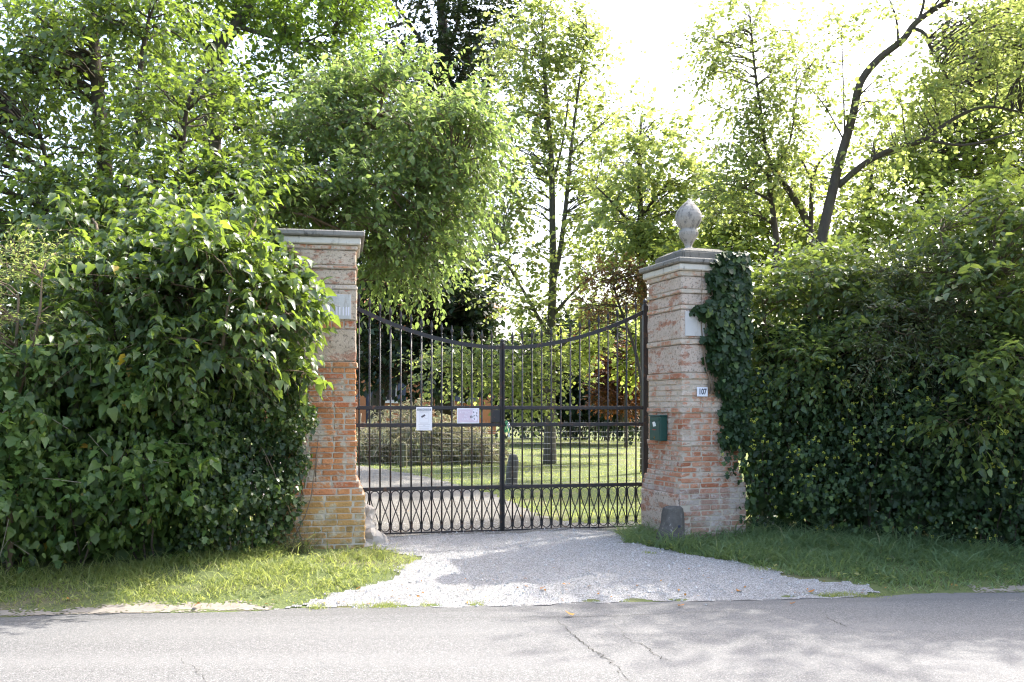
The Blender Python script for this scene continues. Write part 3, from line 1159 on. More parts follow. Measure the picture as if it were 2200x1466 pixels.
rc = at(1465, 876, RY)
rp = thing('gate_pillar', 'right brick gate pillar carrying a stone finial, ivy down its right side', 'pillar', (rc.x, rc.y, 0), RYAW, 'brick gate pillars')
lb = []


def B2(a, b, kind, out, mat):
    lb.append((rz_(a), rz_(b), kind, out, mat))


B2(1182, 1050, 'brick', 0.055, 'brick_pale')
B2(1050, 1039, 'brick', 0.048, 'brick_red')
B2(1039, 1027, 'brick', 0.030, 'brick_red')
B2(1027, 1016, 'brick', 0.014, 'brick_red')
B2(1016, 959, 'brick', 0.0, 'brick_red')
B2(959, 949, 'string', 0.012, 'brick_red')
B2(949, 887, 'brick', -0.004, 'brick_red')
B2(887, 876, 'string', 0.012, 'brick_red')
B2(876, 814, 'brick', -0.004, 'brick_faded')
B2(814, 801, 'string', 0.014, 'brick_red')
B2(801, 739, 'plaster', -0.002, 'plaster_right')
B2(739, 728, 'string', 0.014, 'brick_faded')
B2(728, 664, 'plaster', 0.002, 'plaster_right')
B2(664, 655, 'string', 0.014, 'brick_faded')
B2(655, 629, 'plaster', -0.002, 'plaster_right')
B2(629, 621, 'string', 0.018, 'brick_faded')
B2(621, 592, 'plaster', -0.002, 'plaster_right')
B2(592, 581, 'string', 0.016, 'brick_faded')
B2(581, 566, 'stone', 0.045, 'frieze')
B2(566, 554, 'stone', 0.078, 'cap')
build_pillar(rp, 'L', RW, RD_, lb, 23)
# render still clinging to the base's flank
obj('plaster_patch', rough_box('plaster_patch', -0.072, -0.04, -0.03, RD_ + 0.03, 0.12, rz_(1062), 0.05, 0.011, 41, 0.01), M['plaster_right'], rp)
obj('name_tablet', box_mesh('name_tablet', 0.035, 0.33, -0.020, 0.02, rz_(722), rz_(669), 0.004), M['tablet'], rp)
ztop = rz_(554)
bm = bmesh.new()
v0 = [bm.verts.new((x_, y_, ztop + 0.001)) for x_, y_ in ((0.06, 0.06), (RW - .06, 0.06), (RW - .06, RD_ - .06), (0.06, RD_ - .06))]
v1 = [bm.verts.new((v.co.x, v.co.y, ztop + 0.095)) for v in v0]
v2 = [bm.verts.new((RW / 2 + (v.co.x - RW / 2) * .66, RD_ / 2 + (v.co.y - RD_ / 2) * .66, ztop + 0.15)) for v in v0]
for a, b in ((v0, v1), (v1, v2)):
    for i in range(4):
        bm.faces.new((a[i], a[(i + 1) % 4], b[(i + 1) % 4], b[i]))
bm.faces.new(v2)
bm.faces.new(v0[::-1])
bmesh.ops.bevel(bm, geom=bm.edges[:], offset=0.012, segments=2, affect='EDGES')
obj('cap_block', bm_mesh('cap_block', bm), M['cap_dark'], rp)
fz = ztop + 0.148
prof = [(.105, 0), (.105, .022), (.058, .026), (.044, .040), (.040, .06), (.056, .095), (.088, .14), (.106, .18), (.110, .21), (.102, .235), (.088, .245), (.092, .256), (.118, .29), (.143, .335), (.152, .375), (.147, .415), (.13, .455), (.105, .492), (.076, .524), (.05, .55), (.028, .572), (.012, .59), (.002, .602)]
fm = lathe('finial', prof, 28)
for v in fm.vertices:
    q_ = v.co * 7
    v.co += Vector((mnoise.noise(q_), mnoise.noise(q_ + Vector((5, 0, 0))), 0)) * 0.006
    if v.co.z > .5:
        v.co.x += (v.co.z - .5) * 0.12
fo = obj('finial', fm, M['finial'], rp)
fo.location = (RW / 2 - 0.05, RD_ / 2, fz)

# house number, mailbox
RMAT = Matrix.Translation(rp.location) @ Matrix.Rotation(RYAW, 4, 'Z')


def text(name, body, size, mat, parent, loc, rot=(R(90), 0, 0), ext=0.0008, align='CENTER', bold=0.0):
    c = bpy.data.curves.new(name, 'FONT')
    c.body = body
    c.size = size
    c.align_x = align
    c.align_y = 'CENTER'
    c.offset = bold
    c.extrude = ext
    c.resolution_u = 3
    tmp = bpy.data.objects.new(name, c)
    link(tmp)
    bpy.context.view_layer.update()
    me = bpy.data.meshes.new_from_object(tmp.evaluated_get(bpy.context.evaluated_depsgraph_get()))
    bpy.data.objects.remove(tmp)
    me.name = name
    me.materials.clear()
    me.materials.append(mat)
    o = bpy.data.objects.new(name, me)
    link(o)
    o.parent = parent
    o.location = loc
    o.rotation_euler = rot
    return o


def on_right(x_, y_, z_):
    return RMAT @ Vector((x_, y_, z_))


pl = on_right(0.243, -0.014, rz_(842))
hn = thing('house_number_plate', 'small white plate with the number 107 on the right pillar', 'number plate', pl, RYAW)
obj('plate', box_mesh('plate', -.066, .066, -.004, .006, -.051, .051, 0.003), M['enamel'], hn)
t_ = text('number', '107', 0.088, M['number_ink'], hn, (0, -.0055, 0), bold=0.0022)
t_.scale = (0.75, 1, 1)
mb0 = on_right(-0.004, 0.32, rz_(951) + 0.006)
mbx = thing('mailbox', 'dark green metal mailbox with a torn white sticker on the right pillar', 'mailbox', mb0, RYAW)
obj('box', box_mesh('box', -.085, 0.0, 0, .26, 0, .275, 0.008, 2), M['green_paint'], mbx)
obj('lid', box_mesh('lid', -.097, 0.002, -.006, .266, .2755, .288, 0.005, 2), M['green_paint'], mbx)
obj('letter_flap', box_mesh('letter_flap', -.093, -.086, .03, .23, .222, .255, 0.003), M['green_paint'], mbx)
dr_ = obj('door', box_mesh('door', -.0905, -.0855, .018, .242, .02, .20, 0.002), M['green_paint'], mbx)
lk = obj('lock', lathe('lock', [(.012, 0), (.012, .005), (.004, .006)], 12), M['brass'], dr_)
lk.location = (-.0905, .13, .035)
lk.rotation_euler = (0, R(-90), 0)
bm = bmesh.new()
bm.faces.new([bm.verts.new(q_) for q_ in ((-.0935, .09, .165), (-.0935, .155, .155), (-.0935, .175, .205), (-.0935, .13, .215), (-.0935, .105, .20))])
ex = bmesh.ops.extrude_face_region(bm, geom=bm.faces[:])
for v in [e for e in ex['geom'] if isinstance(e, bmesh.types.BMVert)]:
    v.co.x += 0.002
obj('sticker', bm_mesh('sticker', bm), M['paper'], mbx)
for k_ in range(5):
    obj('red_print', box_mesh('red_print', -.0925, -.0895, .10 + k_ * .017, .112 + k_ * .017, .118, .128), M['red_ink'], mbx)


# guard stones at the pillars' feet
def loft(rings, name):
    n_ = len(rings[0])
    V = [p for r in rings for p in r]
    q = []
    for i in range(len(rings) - 1):
        for k_ in range(n_):
            q.append((i * n_ + k_, i * n_ + (k_ + 1) % n_, (i + 1) * n_ + (k_ + 1) % n_, (i + 1) * n_ + k_))
    me = bpy.data.meshes.new(name)
    me.from_pydata(V, [], q + [tuple(range(n_ - 1, -1, -1)), tuple(range((len(rings) - 1) * n_, len(rings) * n_))])
    return me


def stone_loft(name, levels, seed, amp=0.02, n_=14, sub=3):
    """levels: (z, cx, cy, rx, ry)"""
    rings = []
    lv = np.array(levels, float)
    ti = np.linspace(0, len(lv) - 1, (len(lv) - 1) * sub + 1)
    for z_, cx_, cy_, rx_, ry_ in np.stack([np.interp(ti, np.arange(len(lv)), lv[:, c_]) for c_ in range(5)], -1):
        ring = []
        for k_ in range(n_):
            a = 2 * math.pi * k_ / n_
            cs, sn = math.cos(a), math.sin(a)
            p_ = 0.62                                     # squarish section
            x_ = math.copysign(abs(cs) ** p_, cs) * rx_ + cx_
            y_ = math.copysign(abs(sn) ** p_, sn) * ry_ + cy_
            nn = mnoise.noise(Vector((x_ * 7 + seed, y_ * 7, z_ * 6)))
            ring.append((x_ * (1 + 0 * nn) + cs * amp * nn, y_ + sn * amp * nn, z_ + amp * 0.4 * nn))
        rings.append(ring)
    me = loft(rings, name)
    return me


gs = thing('guard_stone', 'dark leaning guard stone with a drilled hole at the right pillar foot', 'guard stone', on_right(-0.16, -0.10, 0.14), RYAW)
sm_ = stone_loft('stone', [(-.05, -.035, 0, .165, .12), (.06, -.025, 0, .15, .12), (.2, -.005, .015, .128, .11), (.32, .012, .03, .108, .10), (.385, .022, .035, .095, .09), (.405, .03, .04, .065, .07)], 3, 0.016, 20)
obj('stone', sm_, M['dark_stone'], gs)
ho = obj('hole', lathe('hole', [(.016, 0), (.014, .004), (.002, .0045)], 12), M['number_ink'], gs)
ho.location = (0.0, -.128, .21)
ho.rotation_euler = (R(90), 0, 0)
rk0 = at(800, 1150, 9.85)
rk = thing('guard_rock', 'pale broken rock wedged against the left pillar base beside the gate', 'rock', (rk0.x, rk0.y, 0.10), 0.15)
obj('rock', stone_loft('rock', [(-.06, .02, 0, .26, .20), (.02, .01, 0, .23, .19), (.10, -.02, .02, .17, .17), (.20, -.055, .04, .12, .15), (.30, -.075, .05, .10, .13), (.40, -.10, .06, .07, .11), (.47, -.115, .07, .045, .08), (.51, -.12, .07, .02, .04)], 9, 0.09, 30), M['rock'], rk)
rm_ = rk.children[0].data
for v in rm_.vertices:
    q_ = v.co * 8
    v.co += Vector((mnoise.noise(q_), mnoise.noise(q_ + Vector((7, 0, 0))), mnoise.noise(q_ + Vector((0, 7, 0))))) * 0.05 + Vector((mnoise.noise(q_ * 3), mnoise.noise(q_ * 3 + Vector((3, 0, 0))), mnoise.noise(q_ * 3 + Vector((0, 3, 0))))) * 0.02
rm_.shade_flat()

# ------------------------------------------------------------------ iron gate
GA = Vector((-1.80, 10.25, 0))
GB = Vector((1.575, 11.02, 0))
gdir = (GB - GA).normalized()
gyaw = math.atan2(gdir.y, gdir.x)
LEAFW = (GB - GA).length / 2 - 0.006
NB = 14
Z_BOT, Z_LAT, Z_M1, Z_M2 = 0.215, 0.695, 1.405, 1.598


def arc_z(s_):                      # s: 0 at the hinge, 1 at the meeting stile
    return 2.285 + 0.455 * (1 - s_) ** 1.9


spear_prof = [(.0085, 0), (.0085, .03), (.015, .036), (.0085, .044), (.0085, .058), (.018, .085), (.0185, .098), (.011, .125), (.003, .158), (.0005, .165)]
spear_me = lathe('spear_head', spear_prof, 8)
spear_me.transform(Matrix.Diagonal((1, 0.62, 1, 1)))
spear_me.materials.append(M['iron'])
col_me = box_mesh('collar', -.0155, .0155, -.0125, .0125, -.026, .026, 0.003)
col_me.materials.append(M['iron'])
ball_me = lathe('post_knob', [(.032, 0), (.032, .012), (.02, .018), (.027, .04), (.022, .06), (.008, .078), (.001, .084)], 12)
ball_me.materials.append(M['iron'])


def hoop_mesh(g, zt, zb):
    """one closed figure-of-eight rod between two bars: arch above, crossing legs, bowl below"""
    h = g / 2 - 0.010
    za, zc = zt - h - 0.004, zb + h + 0.004
    pts = []
    for a in np.linspace(0, math.pi, 11):
        pts.append((-h * math.cos(a), 0, za + h * math.sin(a)))
    for t in np.linspace(0, 1, 9)[1:-1]:
        pts.append((h - 2 * h * (t * t * (3 - 2 * t)), -0.006 * math.sin(math.pi * t), za + (zc - za) * t))
    for a in np.linspace(0, math.pi, 11):
        pts.append((-h * math.cos(a), 0, zc - h * math.sin(a)))
    for t in np.linspace(0, 1, 9)[1:-1]:
        pts.append((h - 2 * h * (t * t * (3 - 2 * t)), 0.006 * math.sin(math.pi * t), zc + (za - zc) * t))
    pts.append(pts[0])
    V, T = tube(np.array(pts), 0.0064, 5, np.array([0.0, 1.0, 0.0]))
    return np_mesh('hoop', V, T)


GAP = LEAFW / (NB + 1)
hoop_me = hoop_mesh(GAP, Z_LAT - 0.018, Z_BOT)
hoop_me.materials.append(M['iron'])
bar_rnd = {}


def add_part(name, me, parent, loc=(0, 0, 0), rot=(0, 0, 0), sc_=(1, 1, 1)):
    o = bpy.data.objects.new(name, me)
    o.parent = parent
    o.location = loc
    o.rotation_euler = rot
    o.scale = sc_
    COL.objects.link(o)
    return o


def gate_leaf(label, org, yaw, sgn):
    g = thing('gate_leaf', label, 'gate', org, yaw, 'leaves of the iron gate')
    X = lambda s_: sgn * s_ * LEAFW           # s runs from hinge to meeting stile
    a, b = sorted((X(0), X(1)))
    # hinge post and meeting stile
    pw = 0.030 if sgn < 0 else 0.024
    hx = X(0)
    obj('hinge_post', box_mesh('hinge_post', hx - pw, hx + pw, -pw, pw, 0.12, arc_z(0) + 0.07, 0.004), M['iron'], g)
    add_part('post_knob', ball_me, g, (hx, 0, arc_z(0) + 0.0705))
    mx = X(1)
    obj('meeting_stile', box_mesh('meeting_stile', mx - 0.021, mx + 0.021, -.022, .022, 0.15, arc_z(1) + 0.045, 0.004), M['iron'], g)
    add_part('post_knob', ball_me, g, (mx, 0, arc_z(1) + 0.0455), (0, 0, 0), (0.62, 0.62, 0.7))
    in0, in1 = min(X(0.0), X(1.0)) + 0.024, max(X(0), X(1)) - 0.024
    for z_, hh in ((Z_M2, .021), (Z_M1, .021), (Z_LAT, .0195)):
        obj('rail', box_mesh('rail', in0, in1, -.016, .016, z_ - hh, z_ + hh, 0.003), M['iron'], g)
    obj('bottom_rail', box_mesh('bottom_rail', in0, in1, -.010, .010, Z_BOT - .024, Z_BOT - .006, 0.002), M['iron'], g)
    # swept top rail: a flat bar bent to the arc
    n_ = 28
    ss = np.linspace(0.004, 0.996, n_)
    P = np.array([(X(s_), 0, arc_z(s_)) for s_ in ss])
    tn = norm(np.gradient(P, axis=0))
    up = np.stack([-tn[:, 2], 0 * tn[:, 0], tn[:, 0]], -1) * sgn
    V = np.concatenate([P + up * .022 + (0, -.013, 0), P + up * .022 + (0, .013, 0), P - up * .022 + (0, .013, 0), P - up * .022 + (0, -.013, 0)])
    q = []
    for r_ in range(4):
        r2 = (r_ + 1) % 4
        for i in range(n_ - 1):
            q.append((r_ * n_ + i, r_ * n_ + i + 1, r2 * n_ + i + 1, r2 * n_ + i))
    q += [(0, n_, 2 * n_, 3 * n_), (n_ - 1, 4 * n_ - 1, 3 * n_ - 1, 2 * n_ - 1)]
    me = bpy.data.meshes.new('top_rail')
    me.from_pydata([tuple(v) for v in V], [], q)
    me.shade_flat()
    obj('top_rail', me, M['iron'], g)
    for i in range(1, NB + 1):
        s_ = i / (NB + 1)
        zt = arc_z(s_) + 0.030
        br = np_mesh('bar', *tube(np.array([(0, 0, Z_BOT - 0.022), (0, 0, zt)]), 0.0095, 8))
        bo = obj('bar', br, M['iron'], g)
        bo.location = (X(s_), 0, 0)
        add_part('spear_head', spear_me, g, (X(s_), 0, zt - 0.002))
        add_part('collar', col_me, g, (X(s_), 0, Z_LAT - 0.018 - GAP / 2 + 0.004))
        add_part('collar', col_me, g, (X(s_), 0, Z_BOT + GAP / 2 - 0.006))
    for i in range(NB + 1):
        add_part('hoop', hoop_me, g, (X((i + 0.5) / (NB + 1)), 0, 0))
    # wire netting tied to the back of the bars
    acc = Acc()
    zz = np.arange(Z_LAT + 0.03, 1.44, 0.066)
    for z_ in zz:
        xs_ = np.linspace(in0, in1, 26)
        acc.add(*tube(np.stack([xs_, np.full(26, .022), z_ + 0.006 * np.sin(xs_ * 9 + z_ * 40)], -1), 0.0013, 4))
    for x_ in np.arange(in0 + 0.02, in1, 0.033):
        zs_ = np.array([Z_LAT - .01, 1.0, 1.2, 1.455])
        acc.add(*tube(np.stack([x_ + 0.004 * np.sin(zs_ * 9), np.full(4, .0235), zs_], -1), 0.0006, 3))
    obj('wire_netting', acc.mesh('wire_netting'), M['wire'], g, kind='stuff')
    for z_ in (0.42, 1.95):
        hg = obj('hinge', box_mesh('hinge', -.02, .05, -.012, .012, -.025, .025, 0.003), M['iron'], g)
        hg.location = (hx - (0.075 if sgn > 0 else -0.045), 0.0, z_)
    return g


gl = gate_leaf('left leaf of the black iron gate, with the two signs tied on', (GA.x, GA.y, 0), gyaw, 1)
gr = gate_leaf('right leaf of the black iron gate, hung by the mailbox', (GB.x, GB.y, 0), gyaw, -1)
obj('lock_case', box_mesh('lock_case', LEAFW - 0.125, LEAFW - 0.024, -.03, .03, 1.428, 1.575, 0.004), M['iron'], gl)
stop = thing('gate_stop', 'rusty iron floor stop below the meeting stiles of the gate', 'gate stop', tuple(GA + gdir * (LEAFW + 0.005)), gyaw)
stop.location.z = 0.13
obj('stop_block', box_mesh('stop_block', -.045, .045, -.05, .05, 0, .06, 0.006), M['iron'], stop)


def on_gate(x_, y_, z_):
    return Matrix.Translation((GA.x, GA.y, 0)) @ Matrix.Rotation(gyaw, 4, 'Z') @ Vector((x_, y_, z_))


def gate_x(px):
    # distance along the gate at a photo column
    k = (px - CX) / F
    return (k * GA.y - GA.x) / (gdir.x - k * gdir.y)


x0_, x1_ = gate_x(893.5), gate_x(927.5)
sw = x1_ - x0_
sh_ = 0.262
cs = thing('warning_sign', 'white surveillance warning sign with a camera pictogram tied to the gate', 'sign', on_gate((x0_ + x1_) / 2, -0.026, 1.475), gyaw)
obj('panel', box_mesh('panel', -sw / 2, sw / 2, -.002, .002, -sh_ / 2, sh_ / 2, 0.0015), M['white_sign'], cs)
obj('header', box_mesh('header', -sw * .43, sw * .43, -.0034, -.0022, sh_ * .345, sh_ * .435), M['sign_grey'], cs)
t_ = text('lettering', 'ATTENZIONE', 0.030, M['white_sign'], cs, (0, -.0044, sh_ * .388), ext=0.0003)
t_.scale = (0.72, 0.9, 1)
t_ = text('lettering', 'AREA VIDEOSORVEGLIATA', 0.012, M['sign_line'], cs, (0, -.003, sh_ * .30), ext=0.0003)
t_.scale = (0.8, 1, 1)
for (a, b, c_, d_) in ((-.28, .28, .262, .257), (-.28, .28, -.157, -.152), (-.28, -.272, -.157, .262), (.272, .28, -.157, .262)):
    obj('border_line', box_mesh('border_line', a * sw, b * sw, -.003, -.0021, c_ * sh_ if c_ < d_ else d_ * sh_, d_ * sh_ if c_ < d_ else c_ * sh_), M['sign_line'], cs)
co = obj('camera_body', box_mesh('camera_body', -.024, .024, -.0032, -.0021, -.010, .010, 0), M['sign_dark'], cs)
co.location = (-.010, 0, .030)
co.rotation_euler = (0, R(-30), 0)
obj('camera_arm', np_mesh('camera_arm', *tube(np.array([(-.002, -.003, .022), (.014, -.003, .002), (.038, -.003, .002), (.038, -.003, .012)]), .0012, 4, np.array([0, 1.0, 0]))), M['sign_line'], cs)
for k_, (wd_, zz_) in enumerate(((.56, -.19), (.72, -.245), (.15, -.29), (.68, -.34), (.6, -.40), (.6, -.44))):
    obj('print_line', box_mesh('print_line', -sw * wd_ / 2, sw * wd_ / 2, -.003, -.0021, sh_ * zz_ - .0016, sh_ * zz_ + .0016), M['sign_line'], cs)
x0_, x1_ = gate_x(981), gate_x(1028.5)
sw = x1_ - x0_
sh_ = 0.172
ds = thing('dog_sign', 'faded pink beware-of-the-dog sign beside the gate lock', 'sign', on_gate((x0_ + x1_) / 2, -0.026, 1.507), gyaw)
obj('panel', box_mesh('panel', -sw / 2, sw / 2, -.002, .002, -sh_ / 2, sh_ / 2, 0.0015), M['white_sign'], ds)
obj('print', box_mesh('print', -sw / 2 + .011, sw / 2 - .011, -.003, -.0021, -sh_ / 2 + .011, sh_ / 2 - .011), M['pink_sign'], ds)
for tx, xx, zz_ in (('ATTENTI', -.035, .036), ('AL', -.030, .0), ('CANE', -.030, -.038)):
    t_ = text('lettering', tx, 0.036, M['sign_pale'], ds, (xx, -.0036, zz_), ext=0.0003)
    t_.scale = (0.85, 1, 1)


def blob(name, pts, mat, parent):
    bm = bmesh.new()
    bm.faces.new([bm.verts.new((x_, -.0034, z_)) for x_, z_ in pts])
    ex = bmesh.ops.extrude_face_region(bm, geom=bm.faces[:])
    for v in [e for e in ex['geom'] if isinstance(e, bmesh.types.BMVert)]:
        v.co.y += 0.0006
    return obj(name, bm_mesh(name, bm), mat, parent)


blob('dog_face', [(.052, .066), (.10, .072), (.112, .04), (.108, -.03), (.09, -.066), (.06, -.05), (.03, -.03), (.028, -.005), (.05, .015)], M['sign_pale'], ds)
blob('dog_nose', [(.022, -.012), (.034, .006), (.050, -.006), (.054, -.022), (.040, -.030), (.026, -.024)], M['sign_dark'], ds)
blob('dog_eye', [(.056, .034), (.062, .054), (.072, .042), (.066, .030)], M['sign_dark'], ds)
blob('dog_eye', [(.094, .034), (.100, .048), (.106, .034), (.102, .018), (.095, .022)], M['sign_dark'], ds)
blob('dog_cheek', [(.058, -.004), (.070, .010), (.080, .006), (.066, -.014)], M['sign_grey'], ds)
blob('dog_cheek', [(.088, .010), (.094, .016), (.106, -.006), (.108, -.016), (.100, -.010)], M['sign_dark'], ds)
blob('dog_mouth', [(.066, -.022), (.074, -.022), (.078, -.040), (.070, -.048), (.066, -.040)], M['sign_dark'], ds)

# chain and padlock at the meeting stiles
ch = thing('chain', 'short chain in green plastic looped round the meeting stiles', 'chain', on_gate(LEAFW + 0.02, -0.03, 1.41), gyaw)
for k_, (xa, za, ln_, m_) in enumerate(((.03, .012, .05, 'green_plastic'), (.055, .006, .03, 'steel'), (.062, -.022, .03, 'steel'), (.04, -.03, .05, 'steel'), (.02, -.06, .07, 'green_plastic'), (.052, -.07, .06, 'green_plastic'), (.057, -.12, .05, 'steel'))):
    a = np.linspace(0, 2 * np.pi, 15)
    P = np.stack([xa + .009 * np.cos(a), -.006 + 0.008 * np.sin(a + k_), za + ln_ / 2 * np.sin(a)], -1)
    obj('chain_link', np_mesh('chain_link', *tube(P, .0045, 6, np.array([0.3, 1.0, 0.2]))), M[m_], ch)
pk = thing('padlock', 'long-shackled brass padlock hanging from the chain on the gate', 'padlock', on_gate(LEAFW + 0.077, -0.036, 1.2), gyaw)
obj('padlock_body', box_mesh('padlock_body', -.015, .015, -.009, .009, 0, .034, 0.004, 2), M['brass'], pk)
P = np.array([(-.009, 0, .03), (-.009, 0, .085)] + [(-.009 * math.cos(a), 0, .085 + .009 * math.sin(a)) for a in np.linspace(0, math.pi, 8)[1:-1]] + [(.009, 0, .085), (.009, 0, .03)])
obj('shackle', np_mesh('shackle', *tube(P, .003, 6, np.array([0, 1.0, 0]))), M['steel'], pk)

# bollards in the garden
b0 = at(1097, 1043, 16.6)
bl = thing('bollard', 'dark tapered stone bollard leaning on the lawn beside the driveway', 'bollard', (b0.x, b0.y, .15), 0.2, 'stone bollards along the driveway')
bl.rotation_euler = (R(2), R(5), 0.2)
obj('shaft', stone_loft('shaft', [(-.05, 0, 0, .118, .118), (.0, 0, 0, .115, .115), (.3, 0, 0, .10, .10), (.52, 0, 0, .092, .092), (.58, 0, 0, .082, .082), (.615, 0, 0, .06, .06), (.63, 0, 0, .03, .03)], 2, .012), M['dark_stone'], bl)
b1 = at(866, 998, 22.2)
bl2 = thing('bollard', 'olive-grey round-topped bollard in front of the cut brushwood heap', 'bollard', (b1.x, b1.y, .15), 0.0, 'stone bollards along the driveway')
obj('shaft', lathe('shaft', [(.10, -.05), (.098, .2), (.092, .5), (.088, .56), (.075, .60), (.05, .625), (.012, .635)], 18), M['bollard'], bl2)

# ------------------------------------------------------------------ the house behind the trees
HYD = 46.0
hA, hB = at(560, 876, HYD), at(1066, 876, HYD + 3)
hd = (hB - hA)
hl_ = hd.length
hyaw = math.atan2(hd.y, hd.x)
hs = thing('house', 'orange rendered house with blue-grey shutters far behind the gate', 'house', (hA.x, hA.y, 0.17), hyaw)
HH = 6.6


def hx_(px):
    k = (px - CX) / F
    return (k * hA.y - hA.x) / (math.cos(hyaw) - k * math.sin(hyaw))


def hz_(py, px):
    Y = hA.y + hx_(px) * math.sin(hyaw)
    return CH - (py - HY) * Y / F - 0.17


ops = []
for (pa, pb, pt, pbm, typ) in ((786, 806, 836, 874, 'door'), (828, 853, 818, 862, 'window'), (988, 1008, 836, 862, 'window'), (690, 715, 818, 862, 'window')):
    ops.append((hx_(pa), hx_(pb), hz_(pbm, (pa + pb) / 2) if typ != 'door' else 0.0, hz_(pt, (pa + pb) / 2), typ))
for c_ in (hx_(700), hx_(795), hx_(840), hx_(920), hx_(997)):
    ops.append((c_ - .45, c_ + .45, 4.0, 5.5, 'window'))
wall = Acc()
xsb = sorted(set([0.0, hl_] + [o for op in ops for o in op[:2]]))
for a, b in zip(xsb[:-1], xsb[1:]):
    m_ = (a + b) / 2
    cuts = sorted((op[2], op[3]) for op in ops if op[0] < m_ < op[1])
    z_ = -0.3
    for z0, z1 in cuts:
        if z0 > z_:
            wall.box(a, b, 0, .35, z_, z0)
        z_ = z1
    wall.box(a, b, 0, .35, z_, HH)
wall.box(0, .35, .351, 8.65, -.3, HH)
wall.box(hl_ - .35, hl_, .351, 8.65, -.3, HH)
wall.box(0, hl_, 8.651, 9, -.3, HH)
obj('wall', wall.mesh('wall', True), M['house_wall'], hs)
rf = Acc()
rf.add([(-.6, -.7, HH + .002), (hl_ + .6, -.7, HH + .002), (hl_ + .6, 9.7, HH + .002), (-.6, 9.7, HH + .002), (3.5, 4.5, HH + 2), (hl_ - 3.5, 4.5, HH + 2)],
       [(0, 1, 5), (0, 5, 4), (1, 2, 5), (2, 3, 4), (2, 4, 5), (3, 0, 4), (0, 2, 1), (0, 3, 2)])
obj('roof', rf.mesh('roof', True), M['roof'], hs)
for (a, b, z0, z1, typ) in ops:
    if typ == 'door':
        d_ = obj('door', box_mesh('door', a + .03, b - .03, .12, .18, 0, z1 - .03), M['shutter'], hs)
        for k_ in range(2):
            for j_ in range(3):
                wdd = (b - a - .06) / 2
                obj('door_panel', box_mesh('door_panel', a + .03 + k_ * wdd + .06, a + .03 + (k_ + 1) * wdd - .06, .105, .1195, .15 + j_ * (z1 - .2) / 3, .05 + (j_ + 1) * (z1 - .2) / 3), M['shutter'], d_)
    else:
        f_ = Acc()
        f_.box(a, a + .06, .1, .18, z0, z1)
        f_.box(b - .06, b, .1, .18, z0, z1)
        f_.box(a + .06, b - .06, .1, .18, z0, z0 + .06)
        f_.box(a + .06, b - .06, .1, .18, z1 - .06, z1)
        f_.box((a + b) / 2 - .03, (a + b) / 2 + .03, .1, .18, z0 + .06, z1 - .06)
        fo_ = obj('window', f_.mesh('window', True), M['sill'], hs)
        obj('pane', box_mesh('pane', a + .06, (a + b) / 2 - .03, .13, .14, z0 + .06, z1 - .06), M['glass'], fo_)
        obj('pane', box_mesh('pane', (a + b) / 2 + .03, b - .06, .13, .14, z0 + .06, z1 - .06), M['glass'], fo_)
        obj('sill', box_mesh('sill', a - .12, b + .12, -.10, .09, z0 - .10, z0 - .003), M['sill'], fo_)
        for sx_ in (a - .46, b + .02):
            obj('shutter', box_mesh('shutter', sx_, sx_ + .44, -.06, -.01, z0, z1), M['shutter'], fo_)

# ------------------------------------------------------------------ fallen leaves on the ground
for px, py, s_, lab in ((420, 1303, .085, 'largest curled orange leaf lying where grass meets the road'), (1235, 1326, .07, 'orange leaf on the asphalt near the long crack'),
                        (1160, 1268, .05, 'brown leaf on the sunlit gravel left of the pillar shadow'), (1455, 1306, .055, 'tan leaf at the gravel edge below the right pillar'),
                        (766, 1270, .05, 'pale tan leaf on gravel beside the left grass'), (1592, 1275, .05, 'ochre leaf on gravel under the right verge'),
                        (1696, 1302, .045, 'small red-brown leaf on the road edge'), (1735, 1276, .05, 'tan leaf beside the thin grass strip'),
                        (150, 1292, .05, 'brown leaf on the bare strip left of the verge')):
    X, Y = gp(px, py)
    L_ = Y / 9
    o = obj('fallen_leaf', np_mesh('fallen_leaf', LEAF['ovate'][0] * np.array([1.2, 1, -1.8]), LEAF['ovate'][1]), G['fallen'])
    o.location = (X, Y, float(ter(X, Y)) + .026)
    o.rotation_euler = (R(random.uniform(-15, 15)), R(random.uniform(-25, 25)), random.uniform(0, 6.3))
    o.scale = (s_ * 1.1, s_ * 1.3, s_)
    tag(o, lab, 'leaf', 'fallen leaves on the ground')

# litter blown over the gravel and along the road's edge
n = 260
lx = np.concatenate([rng.uniform(-2.8, 4.5, 110), rng.uniform(-6, 0.8, 150)])
ly = np.concatenate([road_y(lx[:110]) + np.abs(rng.normal(0, .45, 110)), rng.uniform(11, 22, 150)])
k = apron_keep(lx, ly) | drive_keep(lx, ly) | (ly < road_y(lx) + .15)
lx, ly = lx[k], ly[k]
n = len(lx)
L_ = (np.stack([lx, ly, ter(lx, ly) + .02], -1), np.stack([rng.normal(0, 1, n), rng.normal(0, 1, n), rng.normal(0, .15, n)], -1), np.array([0, 0, 1.0]) + rng.normal(0, .3, (n, 3)), rng.uniform(.015, .04, n), rng.uniform(.05, .95, n))
lt = obj('leaf_litter', leaf_mesh('leaf_litter', L_, 'ovate'), G['fallen'])
tag(lt, 'small brown leaf bits blown over gravel and road edge', 'litter', kind='stuff')

